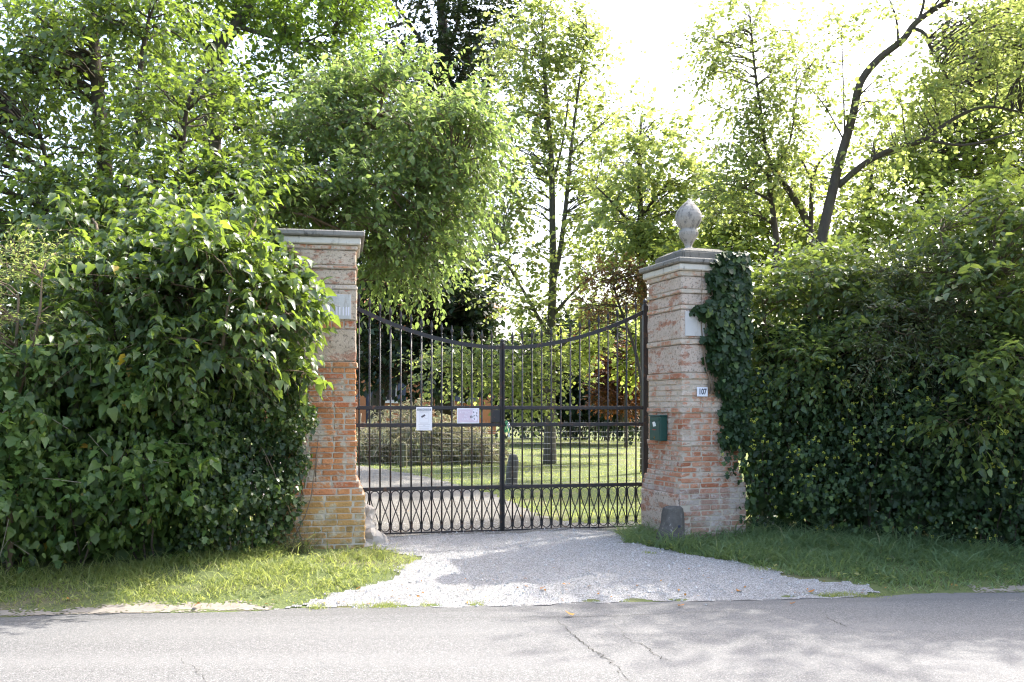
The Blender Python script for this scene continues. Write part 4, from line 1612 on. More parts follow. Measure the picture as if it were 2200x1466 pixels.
# ------------------------------------------------------------------ hedges
def hedge_leaves(path, zlo, zhi, thick, n, size, bul=0.22, down=0.8, hole=0.0, seed=0.0, up=0.55, foot=0.25, nr=0.38):
    """leaves of a clipped or climbing wall of green; path is its foot line, zhi a list of tops at the path's points"""
    P = np.asarray(path, float)
    seg = np.concatenate([[0], np.cumsum(np.linalg.norm(np.diff(P, axis=0), axis=1))])
    s = rng.uniform(0, seg[-1], n)
    fx, fy = np.interp(s, seg, P[:, 0]), np.interp(s, seg, P[:, 1])
    top = np.interp(s, seg, zhi)
    u = rng.uniform(0, 1, n)
    z = zlo + (top - zlo) * u
    tx, ty = np.interp(s + .1, seg, P[:, 0]) - np.interp(s - .1, seg, P[:, 0]), np.interp(s + .1, seg, P[:, 1]) - np.interp(s - .1, seg, P[:, 1])
    tl = np.hypot(tx, ty) + 1e-9
    nx, ny = ty / tl, -tx / tl
    flip = np.where(ny > 0, -1, 1)
    nx, ny = nx * flip, ny * flip
    b = np.array([mnoise.noise(Vector((a * 2.3 + seed, c * 2.6, seed))) + 0.6 * mnoise.noise(Vector((a * 6 + seed, c * 7, 3 + seed))) for a, c in zip(s, z)])
    raw = thick * rng.uniform(0, 1, n) ** 1.4
    dep = raw - bul * b
    base_in = foot * np.clip(1 - (z - zlo) / 0.6, 0, 1)          # the foot is drawn in
    dep = dep + base_in
    z = z + float(ter(P[0, 0], P[0, 1])) * 0
    pos_ = np.stack([fx - nx * dep, fy - ny * dep, z + ter(fx, fy)], -1)
    out = np.stack([nx, ny, np.zeros(n)], -1)
    D = np.array([0, 0, -down]) + rng.normal(0, 0.45, (n, 3)) + out * 0.25
    N = out * 0.75 + np.array([0, 0, up]) + rng.normal(0, nr, (n, 3))
    keep = rng.uniform(0, 1, n) < np.clip(.35 + (z - zlo) / 1.1, 0, 1)
    if hole:
        keep &= b > -hole
    Sz = size * rng.uniform(0.45, 1.15, n) * (1 + .45 * (rng.uniform(0, 1, n) > .9))
    var = np.clip(0.45 + 0.30 * b + rng.normal(0, 0.2, n), 0.01, 0.985)
    L = (pos_, D, N, Sz, var)
    return take(L, keep), raw[keep]


def pick_front(L, dep, n, inview=True, big=0.8):
    P = L[0]
    px = CX + F * P[:, 0] / P[:, 1]
    py = HY - F * (P[:, 2] - CH) / P[:, 1]
    ok = (px > 10) & (px < 2190) & (py > 10) & (py < 1456)
    sc_ = dep + rng.uniform(0, 0.12, len(dep)) - L[3] * big
    sc_[~ok] = 99
    idx = np.argsort(sc_)[:n]
    return idx


def plant(name, label, cat, base, group=None):
    return thing(name, label, cat, tuple(base), 0.0, group)


def finish_leaves(root, L, kind, mat, front=None, n_single=0, name='foliage'):
    """the leaves that show largest become objects, the rest one stuff part"""
    if n_single and front is not None:
        idx = pick_front(L, front, n_single)
        leaf_objects(L, idx, kind, mat, root)
        m_ = np.ones(len(L[0]), bool)
        m_[idx] = False
        L = take(L, m_)
    return obj(name, leaf_mesh(name, L, kind), mat, root, True, 'stuff')


def stems(root, path, zlo, zhi, n, mat, r=0.010, name='stems', back=0.35):
    P = np.asarray(path, float)
    seg = np.concatenate([[0], np.cumsum(np.linalg.norm(np.diff(P, axis=0), axis=1))])
    acc = Acc()
    for _ in range(n):
        s = rng.uniform(0, seg[-1])
        s2 = np.clip(s + rng.normal(0, .35), 0, seg[-1])
        a = np.array([np.interp(s, seg, P[:, 0]), np.interp(s, seg, P[:, 1]) + back + rng.uniform(-.1, .3)])
        c = np.array([np.interp(s2, seg, P[:, 0]), np.interp(s2, seg, P[:, 1]) + back * rng.uniform(.2, 1.2)])
        z1 = np.interp(s2, seg, zhi) * rng.uniform(.6, 1.0)
        p_ = [(a[0], a[1], zlo - .1), tuple((a + c) / 2 + rng.normal(0, .08, 2)) + ((zlo + z1) / 2,), (c[0], c[1], z1)]
        limb(acc, p_, [r * rng.uniform(.6, 1.6), r, r * .4], 5, 4, .01)
    return obj(name, acc.mesh(name), mat, root, True, 'stuff')


# left: creeper with big leaves, then ivy against the pillar
LH = [(-7.2, 6.75), (-5.2, 7.3), (-4.2, 7.78), (-3.2, 8.3), (-2.75, 8.6)]
LHt = [2.1, 2.1, 2.05, 2.0, 1.95]
L, dep = hedge_leaves(LH, -0.02, LHt, 1.3, 14000, 0.088, 0.46, seed=1.0, hole=.45, up=.8, foot=.85, nr=.5)
r_ = plant('creeper_hedge', 'wall of large-leaved green creeper with odd yellow leaves, left of the ivy', 'hedge', (-4.2, 8.2, 0.1))
finish_leaves(r_, L, 'heart', G['creeper'], dep, 300)
L4, _ = hedge_leaves(LH, -0.02, LHt, .9, 5500, 0.066, 0.42, seed=1.0, hole=.5, up=.9, foot=.5, nr=.7)
obj('young_leaves', leaf_mesh('young_leaves', L4, 'ovate'), G['lime_creeper'], r_, True, 'stuff')
tw_ = L4[0][rng.integers(0, len(L4[0]), 130)]
acc = Acc()
acc.add(*prisms(tw_, tw_ + np.stack([rng.normal(0, .16, 130), rng.normal(-.08, .08, 130), rng.normal(.02, .18, 130)], -1), .004, .0015))
obj('bare_twigs', acc.mesh('bare_twigs'), M['dry_twig'], r_, True, 'stuff')
Lb, db = hedge_leaves([(x_ + .05, y_ + .75) for x_, y_ in LH], -0.05, LHt, 1.2, 9000, 0.17, 0.1, seed=33.0)
finish_leaves(r_, Lb, 'round', G['creeper'], name='inner_foliage')
stems(r_, LH, 0.05, LHt, 30, M['bark'], .010, back=.75)
sP, sd_ = L[0][dep < .10], None
sP = sP[rng.uniform(0, 1, len(sP)) < .28]
sD = np.stack([rng.normal(.1, .5, len(sP)), rng.normal(-.75, .3, len(sP)), rng.normal(.25, .4, len(sP))], -1)
L2, tip = sprigs(sP, sD, rng.uniform(.12, .34, len(sP)), 5, .085, .75, .8, .4, .35)
obj('lobed_sprays', leaf_mesh('lobed_sprays', L2, 'ivy'), G['creeper'], r_, True, 'stuff')
LI = [(-2.95, 8.52), (-2.5, 8.85), (-2.15, 9.12), (-1.98, 9.28)]
LIt = [2.0, 2.05, 1.98, 1.75]
L, dep = hedge_leaves(LI, -0.02, LIt, 0.6, 15000, 0.055, 0.26, seed=5.0, up=.75, nr=.5)
pxx = CX + F * L[0][:, 0] / L[0][:, 1]
pyy = HY - F * (L[0][:, 2] - CH) / L[0][:, 1]
lim = np.interp(pyy, [700, 800, 900, 960, 1050, 1180, 1230], [715, 700, 690, 655, 650, 615, 590]) + 12 * np.sin(pyy / 17.0) + rng.normal(0, 8, len(pyy))
k = pxx < lim
L, dep = take(L, k), dep[k]
r_ = plant('ivy_hedge', 'small-leaved ivy hanging against the left side of the left pillar', 'ivy', (-2.5, 9.1, 0.1))
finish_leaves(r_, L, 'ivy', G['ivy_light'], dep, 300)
stems(r_, LI, 0.05, LIt, 30, M['twig'], .006)

oct_ = np.array([(1, 0, 0), (-1, 0, 0), (0, 1, 0), (0, -1, 0), (0, 0, 1), (0, 0, -1)], float)
octt = np.array([(0, 2, 4), (2, 1, 4), (1, 3, 4), (3, 0, 4), (2, 0, 5), (1, 2, 5), (3, 1, 5), (0, 3, 5)])
# right: ivy hedge with flower umbels
RH = [(2.18, 10.02), (2.6, 10.02), (3.1, 9.98), (4.0, 9.65), (5.0, 9.25), (6.5, 8.7), (8.5, 8.0)]
RHt = [1.8, 1.85, 1.95, 2.0, 2.05, 2.1, 2.2]
L, dep = hedge_leaves(RH, -0.02, RHt, 0.9, 25000, 0.054, 0.34, seed=9.0, up=.75, nr=.55, foot=.3)
pxx = CX + F * L[0][:, 0] / L[0][:, 1]
pyy = HY - F * (L[0][:, 2] - CH) / L[0][:, 1]
lim = np.interp(pyy, [780, 850, 900, 950, 1000, 1050, 1100, 1165], [1575, 1558, 1543, 1552, 1562, 1578, 1592, 1606]) + 10 * np.sin(pyy / 15.0) + rng.normal(0, 8, len(pyy))
k = pxx > lim
L, dep = take(L, k), dep[k]
Lb, db = hedge_leaves([(x_ + .25, y_ + .55) for x_, y_ in RH[1:]], -0.05, [t_ + .5 for t_ in RHt[1:]], 1.5, 17000, 0.17, 0.1, seed=31.0)
r_ = plant('ivy_hedge', 'deep green ivy hedge dotted with yellow-green flower heads right of the right pillar', 'hedge', (3.9, 9.9, 0.1))
fl = L[0][(dep < 0.12) & (rng.uniform(0, 1, len(dep)) < 0.17)]
pc = np.array([mnoise.noise(Vector(tuple(p * 1.4))) for p in fl])
fl = fl[pc > -0.02] + np.array([-.01, -0.07, 0.02])
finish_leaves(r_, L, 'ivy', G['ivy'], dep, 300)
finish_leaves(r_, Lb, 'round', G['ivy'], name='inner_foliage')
stems(r_, RH, 0.05, RHt, 40, M['bark'], .008, back=.8)
off = norm(rng.normal(0, 1, (len(fl), 7, 3))) * 0.013
cen = (fl[:, None] + off).reshape(-1, 3)
V = (oct_[None] * 0.0075 + cen[:, None]).reshape(-1, 3)
T = (np.arange(len(cen))[:, None, None] * 6 + octt[None]).reshape(-1, 3)
obj('flower_heads', np_mesh('flower_heads', V, T), M['berry'], r_, True, 'stuff')


# ------------------------------------------------------------------ shrubs and trees
TRI = [0]


def crown_leaves(blobs, n_clump, per, k_, size, Ln=0.4, cl=0.34, hang=0.35, drop=0.25, spread=0.8, flat=0.7, jit=0.3):
    C, Rr, OD = clumps_in(blobs, n_clump, cl)
    O, D = fill_clumps(C, Rr, OD, per, flat)
    L, tip = sprigs(O, D, Ln * rng.uniform(.6, 1.25, len(O)), k_, size, hang, spread, drop, jit)
    return C, L, O, tip


def tree(name, label, cat, base, limbs, blobs, n_clump, per, k_, size, kind, mat, bark='bark', Ln=0.4, cl=0.34, hang=0.35, drop=0.25, group=None,
         twigs=True, single=0, flat=0.7, spread=0.8, bw=0.012, tw=0.003, extra=None, trunk_name='trunk', k_trunk=9, limit=None, sprays=None):
    """limbs: list of (points, radii); the first is the trunk, the others are boughs seen in the photograph"""
    root = plant(name, label, cat, base, group)
    C, L, O, tip = crown_leaves(blobs, n_clump, per, k_, size, Ln, cl, hang, drop, spread, flat)
    if sprays:
        # long young shoots breaking the outline
        ns, sl_, sk = sprays
        top_ = C[np.argsort(-C[:, 2] + rng.normal(0, .25, len(C)))[:max(6, len(C) * 2 // 3)]]
        so = top_[rng.integers(0, len(top_), ns)] + rng.normal(0, .12, (ns, 3))
        sd2 = np.stack([rng.normal(.1, .6, ns), rng.normal(-.35, .45, ns), rng.uniform(.25, 1.0, ns)], -1)
        L3, tip3 = sprigs(so, sd2, sl_ * rng.uniform(.6, 1.2, ns), sk, size * .95, hang + .1, spread * .8, .45, jit=.25)
        L = cat_leaves(L, L3)
        O, tip = np.concatenate([O, so]), np.concatenate([tip, tip3])
    if limit:
        pxl = CX + F * L[0][:, 0] / L[0][:, 1]
        pyl_ = HY - F * (L[0][:, 2] - CH) / L[0][:, 1]
        L = take(L, pxl < np.interp(pyl_, *limit) + rng.normal(0, 6, len(pxl)))
    skel = []
    tr = Acc()
    skel.append(limb(tr, *limbs[0], k_trunk, 6, 0.0))
    obj(trunk_name, tr.mesh(trunk_name), M[bark], root, True)
    for lm in limbs[1:]:
        a_ = Acc()
        skel.append(limb(a_, *lm, 7, 5, 0.0))
        obj('bough', a_.mesh('bough'), M[bark], root, True)
    br = Acc()
    branches_to(br, skel, C, 0.005 if Ln < .5 else .008, 5, bw)
    if br.n:
        if twigs:
            br.add(*prisms(O, tip, tw, tw * .4))
        obj('branches', br.mesh('branches'), M[bark], root, True, 'stuff')
    fr = None
    if single:
        fr = (L[0][:, 1] - L[0][:, 1].min())
    finish_leaves(root, L, kind, G[mat], fr, single, 'crown')
    if extra:
        extra(root)
    return root


def ats(*pts):
    return [at(*p) for p in pts]


# the low mulberry that leans over the left pillar
tree('mulberry_shrub', 'bright low mulberry with hanging heart-shaped leaves in front of the left pillar', 'shrub', at(420, 1205, 9.0),
     [(ats((400, 1205, 9.2), (405, 950, 9.1), (420, 750, 8.9), (440, 600, 8.8)), [.05, .045, .035, .015]),
      (ats((405, 950, 9.1), (300, 800, 8.7), (200, 640, 8.6)), [.03, .022, .01]),
      (ats((410, 850, 9.0), (520, 720, 8.7), (610, 620, 8.8)), [.03, .02, .01]),
      (ats((478, 760, 8.5), (485, 690, 8.4), (500, 600, 8.3)), [.018, .014, .008])],
     [(230, 660, 8.9, 190, 130, .7), (450, 620, 8.8, 190, 120, .7), (580, 630, 9.0, 80, 80, .35), (640, 700, 9.0, 50, 45, .22), (640, 785, 9.0, 45, 35, .22),
      (330, 760, 8.5, 240, 80, .5), (540, 730, 8.8, 110, 70, .4), (300, 560, 9.1, 130, 70, .5), (480, 530, 9.2, 110, 50, .4), (380, 490, 9.4, 120, 50, .4), (220, 500, 9.5, 110, 50, .4), (540, 470, 9.6, 70, 35, .35)],
     125, 12, 8, .092, 'heart', 'mulberry', 'twig', Ln=.42, hang=.75, drop=.5, single=300, cl=.36, sprays=(190, .75, 13), limit=([430, 495, 530, 560, 600, 650, 700, 725, 745, 790, 840], [610, 600, 630, 660, 690, 705, 728, 690, 680, 708, 690]))
# pale narrow-leaved shrub at the photo's left edge
tree('elder_shrub', 'light green narrow-leaved shrub at the far left, above the creeper', 'shrub', at(20, 1250, 8.3),
     [(ats((20, 1250, 8.3), (25, 950, 8.2), (40, 640, 8.1)), [.03, .025, .01]), (ats((25, 900, 8.2), (80, 700, 8.0), (90, 600, 8.0)), [.02, .014, .006])],
     [(40, 640, 8.0, 90, 110, .4), (80, 560, 8.1, 60, 50, .3), (10, 770, 7.9, 80, 80, .4), (-90, 640, 8.0, 100, 150, .5)],
     34, 12, 8, .055, 'lance', 'lime', 'twig', Ln=.26, hang=.25, drop=.15, cl=.4)
# big mulberries behind the hedge
tree('mulberry_tree', 'large dark green mulberry tree filling the upper left above the hedge', 'tree', at(215, 1150, 11.5),
     [(ats((215, 1150, 11.5), (225, 700, 11.6), (228, 420, 11.7), (212, 220, 11.8), (203, 100, 11.9), (190, -120, 12)), [.14, .12, .10, .085, .07, .04]),
      (ats((228, 520, 11.6), (290, 330, 11.4), (300, 160, 11.4), (320, 40, 11.4)), [.06, .05, .035, .02]),
      (ats((226, 600, 11.6), (370, 430, 11.2), (400, 240, 11.1), (440, 150, 11)), [.06, .045, .03, .02]),
      (ats((226, 640, 11.6), (120, 420, 11.2), (90, 300, 11.2)), [.05, .035, .02])],
     [(190, 110, 11.8, 190, 150, 1.4), (90, 330, 11.2, 140, 150, 1.1), (410, 250, 11.2, 150, 150, 1.1), (300, 420, 10.8, 190, 110, 1.0), (60, 500, 10.4, 130, 100, .8),
      (430, 420, 10.4, 140, 110, .8), (200, 560, 10.2, 150, 70, .6), (20, 90, 11.8, 120, 150, 1.2), (-170, 250, 11, 170, 260, 1.6), (350, 30, 11.6, 130, 100, 1.2), (560, 400, 10.6, 110, 80, .6), (40, 530, 11, 130, 80, .8), (40, 640, 10.6, 130, 90, .7), (20, 740, 10.4, 120, 60, .6), (-120, 680, 10.4, 120, 120, .8), (180, 660, 10.8, 120, 70, .6), (300, 470, 10.2, 150, 50, .5), (480, 440, 10.0, 120, 45, .4), (130, 430, 10.2, 120, 50, .5)],
     310, 12, 8, .095, 'ovate', 'mulberry', 'bark', Ln=.45, hang=.65, drop=.45, single=200, cl=.34, sprays=(200, .8, 12))
tree('maple_tree', 'tall tree with a thick forked bough and sky gaps behind the mulberry', 'tree', at(455, 1080, 15.5),
     [(ats((455, 1080, 15.5), (450, 600, 15.5), (455, 300, 15.3), (466, 130, 15.2), (480, 85, 15.2), (520, 40, 15.1), (600, -110, 15)), [.20, .17, .15, .13, .115, .085, .05]),
      (ats((470, 105, 15.2), (505, 40, 15.3), (500, -60, 15.3)), [.07, .05, .03]),
      (ats((505, 55, 15.1), (570, 75, 15), (640, 95, 14.9), (720, 60, 14.8)), [.05, .035, .02, .01]),
      (ats((465, 135, 15.2), (420, 60, 15), (380, -40, 15)), [.06, .04, .02])],
     [(690, 40, 15, 120, 65, 1.3), (590, 40, 15, 90, 50, 1.0), (640, 130, 14.8, 80, 45, .8), (430, -40, 15, 160, 80, 1.5), (570, -80, 15, 200, 70, 1.5), (600, 230, 15, 70, 28, .6),
      (540, 160, 15.2, 40, 28, .5), (760, -30, 15, 90, 60, 1.2), (470, 290, 15.3, 110, 90, 1.2), (640, 280, 15, 50, 40, .6), (400, 160, 15.5, 90, 100, 1.2), (720, 170, 15.2, 70, 50, .8), (680, 240, 15.2, 60, 40, .7), (760, 90, 15.2, 50, 50, .7)],
     165, 13, 7, .11, 'ovate', 'maple', 'bark_mid', Ln=.45, hang=.3, cl=.30)
tree('drooping_tree', 'bright tree with long hanging leaves arching above the left pillar towards the gate', 'tree', at(735, 1120, 12.8),
     [(ats((725, 1120, 12.9), (722, 800, 12.8), (735, 520, 12.6), (790, 330, 12.3), (830, 180, 12.1)), [.10, .09, .07, .045, .015]),
      (ats((735, 520, 12.6), (860, 430, 12.2), (980, 370, 11.9)), [.05, .03, .01]), (ats((728, 640, 12.7), (830, 560, 12.3), (900, 540, 12.1)), [.04, .025, .01]),
      (ats((735, 540, 12.6), (640, 420, 12.0), (580, 380, 11.5)), [.05, .03, .012])],
     [(820, 220, 12.1, 90, 95, .9), (740, 300, 12.2, 120, 90, 1.0), (920, 300, 11.9, 110, 80, .9), (1000, 290, 11.8, 60, 70, .5), (800, 420, 11.8, 170, 90, 1.0), (940, 410, 11.9, 100, 60, .7),
      (890, 520, 12.0, 100, 70, .7), (680, 400, 11.5, 110, 50, .7), (600, 440, 10.9, 120, 50, .6), (840, 590, 12.3, 60, 45, .4), (700, 465, 11.2, 110, 35, .5), (860, 150, 12.3, 50, 40, .4), (640, 330, 11.8, 90, 40, .6), (1010, 390, 11.8, 50, 40, .4), (960, 215, 12, 60, 30, .4), (1030, 260, 11.8, 40, 25, .3), (985, 470, 12, 60, 28, .4), (930, 590, 12.2, 50, 35, .4), (700, 220, 12.4, 80, 50, .6)],
     215, 11, 10, .086, 'ovate', 'drooping', 'twig', Ln=.55, hang=.65, drop=.4, spread=.65, cl=.30, single=300, sprays=(160, .75, 14))

# trees in the garden
tree('dark_tree', 'tall dark green tree rising furthest back behind the drooping foliage', 'tree', at(955, 893, 38),
     [(ats((955, 893, 38), (958, 600, 38), (962, 300, 38), (955, 120, 38), (945, -40, 38), (940, -200, 38)), [.42, .38, .32, .24, .16, .08]),
      (ats((958, 200, 38), (905, 90, 38), (850, 10, 37)), [.14, .09, .04]), (ats((960, 240, 38), (1010, 120, 38), (1060, 20, 38)), [.14, .09, .04]),
      (ats((958, 130, 38), (985, 40, 38), (990, -60, 38)), [.12, .08, .04]), (ats((880, 45, 37.6), (840, 60, 37), (790, 85, 37)), [.06, .04, .02])],
     [(900, 120, 37, 120, 60, 2.0), (960, 60, 38, 120, 80, 2.5), (1010, 180, 38, 90, 100, 2.2), (900, 240, 38, 130, 60, 2.2), (960, 330, 38, 120, 90, 2.4), (930, -60, 38, 160, 80, 3), (1060, 60, 38, 70, 100, 2),
      (820, 170, 38, 60, 40, 1.2), (850, 320, 38, 120, 90, 2), (980, 450, 38, 110, 100, 2.2), (870, 470, 38, 130, 120, 2.4)],
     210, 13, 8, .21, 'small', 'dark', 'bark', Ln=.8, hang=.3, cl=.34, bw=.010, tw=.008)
tree('lime_tree', 'slender lime tree with a forked grey trunk standing on the lawn behind the gate', 'tree', at(1181, 995, 23.4),
     [(ats((1181, 1000, 23.4), (1182, 900, 23.4), (1184, 760, 23.4), (1185, 690, 23.4), (1188, 600, 23.4), (1187, 480, 23.4), (1184, 330, 23.4), (1172, 190, 23.4), (1165, 60, 23.4), (1160, -40, 23.4)),
       [.18, .135, .122, .112, .10, .085, .07, .05, .03, .012]),
      (ats((1187, 620, 23.4), (1203, 540, 23.3), (1216, 440, 23.2), (1226, 330, 23.2), (1243, 190, 23.2), (1262, 60, 23.2)), [.07, .066, .058, .046, .03, .010]),
      (ats((1184, 735, 23.4), (1150, 670, 23.1), (1110, 600, 22.8), (1070, 540, 22.6)), [.06, .045, .03, .012]),
      (ats((1186, 680, 23.4), (1235, 625, 23.1), (1290, 580, 22.9), (1350, 560, 22.7)), [.05, .035, .025, .01]),
      (ats((1186, 760, 23.4), (1250, 710, 23.2), (1310, 690, 23)), [.04, .03, .012]),
      (ats((1184, 760, 23.4), (1120, 770, 22.6), (1030, 790, 21.8), (950, 790, 21.2)), [.04, .03, .02, .008]),
      (ats((1186, 400, 23.4), (1210, 300, 23.4), (1222, 200, 23.4)), [.04, .03, .012]),
      (ats((1226, 330, 23.2), (1290, 270, 23.2), (1360, 210, 23.2)), [.03, .02, .008])],
     [(1130, 90, 23.4, 90, 80, 1.3, .7), (1190, 50, 23.4, 90, 70, 1.3, .7), (1265, 150, 23.2, 70, 80, 1.1, .6), (1120, 210, 23.4, 100, 70, 1.4, .8), (1200, 200, 23.4, 80, 70, 1.2, .5), (1320, 230, 23.2, 70, 50, 1.0, .5),
      (1110, 330, 23.2, 100, 70, 1.4, .8), (1260, 340, 23.2, 90, 70, 1.2, .6), (1060, 430, 22.8, 90, 60, 1.3, .9), (1290, 440, 23, 80, 60, 1.2, .8), (1080, 540, 22.8, 90, 50, 1.2, .9), (1220, 560, 23.2, 70, 40, 1.0, .6), (1300, 560, 22.9, 80, 45, 1.1, .9),
      (1100, 640, 22.8, 70, 35, 1.0, .6), (1170, 660, 22.6, 60, 35, .9, .8), (1270, 650, 23, 60, 40, .9, .8), (1020, 790, 21.8, 80, 40, .9, 1.2), (1110, 800, 22.2, 60, 50, .9, 1.2), (940, 790, 21.2, 60, 32, .7, 1.2), (1130, 850, 22.2, 45, 28, .6, 1),
      (1225, 820, 22.8, 40, 45, .7, .8), (1150, 740, 22.5, 50, 30, .7, 1), (1310, 690, 23, 70, 40, .9, .8)],
     400, 7, 7, .108, 'round', 'lime', 'bark_mid', Ln=.6, hang=.5, drop=.3, cl=.36, bw=.008, tw=.005)
tree('lime_tree', 'second lime tree with thinner crown behind the finial, right of the forked one', 'tree', at(1384, 1015, 20),
     [(ats((1386, 1020, 20), (1384, 700, 20), (1376, 450, 20), (1374, 330, 20), (1380, 230, 20)), [.11, .09, .065, .04, .012]),
      (ats((1373, 470, 20), (1430, 400, 19.7), (1470, 370, 19.5)), [.04, .026, .01]), (ats((1373, 500, 20), (1310, 430, 19.7), (1280, 400, 19.5)), [.04, .026, .01])],
     [(1390, 280, 20, 80, 50, 1.02, .6), (1340, 350, 19.8, 80, 50, 0.95, .8), (1440, 350, 19.6, 80, 60, 0.95, .7), (1390, 430, 19.6, 110, 50, 1.09), (1330, 490, 19.6, 90, 60, 1.02), (1450, 480, 19.6, 90, 70, 1.02), (1400, 550, 19.6, 110, 50, 1.09), (1480, 280, 19.6, 50, 30, 1, .4), (1500, 420, 19.6, 60, 60, 1.2)],
     130, 10, 7, .098, 'round', 'lime', 'bark', Ln=.4, hang=.5, cl=.36, bw=.008, tw=.003)
tree('pine_tree', 'small grey-blue conifer seen between the two lime crowns', 'tree', at(1378, 890, 48),
     [(ats((1378, 890, 48), (1376, 500, 48), (1376, 250, 48)), [.25, .17, .02])],
     [(1376, 300, 48, 22, 40, .5), (1374, 370, 48, 50, 40, 1.1), (1374, 440, 48, 70, 40, 1.5), (1376, 520, 48, 85, 50, 1.8)],
     60, 12, 8, .25, 'lance', 'pine', 'bark', Ln=.7, hang=.2, cl=.4, bw=.008, tw=.008)
tree('evergreen_tree', 'dense dark tree with a thick bent trunk in front of the house, left side', 'tree', at(812, 905, 34),
     [(ats((806, 905, 34), (812, 860, 34), (826, 800, 34), (835, 700, 34), (840, 560, 34)), [.30, .27, .25, .2, .1]), (ats((822, 820, 34), (850, 770, 33.6), (880, 720, 33)), [.12, .09, .04])],
     [(850, 710, 34, 130, 80, 2.0), (800, 780, 33, 70, 35, 1.2), (890, 785, 33.5, 80, 45, 1.4), (960, 720, 34, 90, 90, 1.6), (830, 600, 34, 140, 80, 2), (980, 610, 34, 110, 90, 2), (1030, 760, 34.5, 60, 80, 1.6), (950, 800, 34, 60, 50, 1.3)],
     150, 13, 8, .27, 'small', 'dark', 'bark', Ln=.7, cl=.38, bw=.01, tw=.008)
tree('evergreen_tree', 'dense dark tree with low skirts in deep shade right of the lime trunk', 'tree', at(1270, 905, 38),
     [(ats((1270, 905, 38), (1272, 800, 38), (1270, 680, 38)), [.3, .25, .12])],
     [(1250, 830, 36, 110, 55, 2.2), (1180, 790, 37, 90, 60, 2), (1320, 770, 36, 90, 80, 2), (1140, 855, 37, 90, 38, 2), (1350, 850, 35, 70, 45, 1.6), (1240, 730, 38.5, 100, 50, 2), (1240, 870, 35, 130, 25, 1.6), (1100, 800, 38, 50, 60, 1.4)],
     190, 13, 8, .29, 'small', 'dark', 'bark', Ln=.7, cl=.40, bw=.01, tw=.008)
tree('copper_shrub', 'copper-brown leaved shrub beside the right gate post, behind the bars', 'shrub', at(1335, 905, 29),
     [(ats((1335, 910, 29), (1335, 850, 29), (1330, 770, 29)), [.06, .05, .02])],
     [(1330, 800, 29, 60, 55, 1.0), (1350, 850, 28.6, 55, 35, .8), (1310, 840, 28.8, 45, 35, .7), (1355, 770, 29, 40, 40, .7)], 90, 12, 8, .12, 'ovate', 'copper', 'bark', Ln=.4, cl=.4, tw=.005)
tree('maple_sapling', 'young tree with orange-brown autumn leaves above the right gate leaf', 'tree', at(1388, 1030, 18.6),
     [(ats((1390, 1035, 18.6), (1375, 800, 18.6), (1325, 640, 18.6), (1315, 580, 18.6)), [.04, .032, .022, .008])],
     [(1310, 615, 18.5, 55, 50, .5), (1360, 600, 18.5, 40, 50, .4), (1350, 640, 18.4, 40, 40, .6), (1280, 660, 18.5, 35, 30, .5), (1335, 585, 18.5, 30, 25, .5), (1270, 700, 18.5, 25, 20, .4)], 60, 7, 7, .07, 'ovate', 'orange', 'bark', Ln=.3, cl=.4, tw=.004)
tree('garden_shrub', 'yellow-green shrub just behind the right gate leaf, below the orange leaves', 'shrub', at(1345, 960, 24.8),
     [(ats((1345, 962, 24.8), (1345, 850, 24.8), (1345, 740, 24.8)), [.05, .04, .015])],
     [(1375, 770, 24.6, 30, 50, .5), (1240, 740, 25, 60, 40, .8), (1385, 700, 24.6, 35, 60, .5)], 50, 11, 7, .115, 'round', 'yellow', 'bark', Ln=.5, cl=.4, tw=.004)
# low hedge at the end of the lawn
GH = [at(1085, 900, 42)[:2], at(1240, 900, 40)[:2], at(1420, 900, 38)[:2], at(1700, 900, 36)[:2]]
L, dep = hedge_leaves(GH, 0.0, [1.9, 2.1, 2.2, 2.2], 1.6, 7000, .17, .4, seed=21)
r_ = plant('garden_hedge', 'low dark hedge closing the lawn behind the lime trunk', 'hedge', (GH[1][0], GH[1][1] + .6, .18))
finish_leaves(r_, L, 'small', G['dark'])
stems(r_, GH, .1, [1.9, 2.1, 2.2, 2.2], 40, M['bark'], .03)

# heap of cut brushwood on the lawn
bp = plant('brushwood_heap', 'heap of dry cut branches with withered leaves on the lawn behind the left gate leaf', 'brushwood', at(915, 985, 24.2))
c0 = np.array(at(905, 985, 24.2))
ph = rng.uniform(0, 1, (420, 3))
cen = np.stack([c0[0] + (ph[:, 0] - .5) * 3.7, c0[1] + (ph[:, 1] - .5) * 2.2, np.zeros(420)], -1)
prof_ = (1.30 + .18 * np.sin(cen[:, 0] * 4.1) - .10 * (cen[:, 0] - c0[0])) * np.maximum(0, 1 - np.abs((cen[:, 0] - c0[0]) / 1.95) ** 2.0) ** .7 * (1 - np.abs((cen[:, 1] - c0[1]) / 1.3) ** 2) ** .5
cen[:, 2] = .2 + np.nan_to_num(prof_, nan=.2) * ph[:, 2] ** .6
acc = Acc()
dirs = norm(np.stack([rng.normal(0, 1, 420), rng.normal(0, .6, 420), rng.normal(.05, .35, 420)], -1))
for c_, d_ in zip(cen, dirs):
    l_ = rng.uniform(.25, .8)
    limb(acc, [c_ - d_ * l_, c_ + rng.normal(0, .06, 3), c_ + d_ * l_], [.012, .009, .003], 4, 3)
obj('branches', acc.mesh('branches'), M['dry_twig'], bp, True, 'stuff')
O = np.repeat(cen, 3, 0) + rng.normal(0, .14, (1260, 3))
D_ = np.repeat(dirs, 3, 0) + rng.normal(0, .6, (1260, 3)) + np.array([0, 0, .35])
L, tip = sprigs(O, D_, rng.uniform(.2, .55, 1260), 9, .15, 1.0, .5, .5, .4)
L = (L[0], L[1], L[2], L[3], np.clip(L[4] + rng.normal(0, .2, len(L[4])), .01, .98))
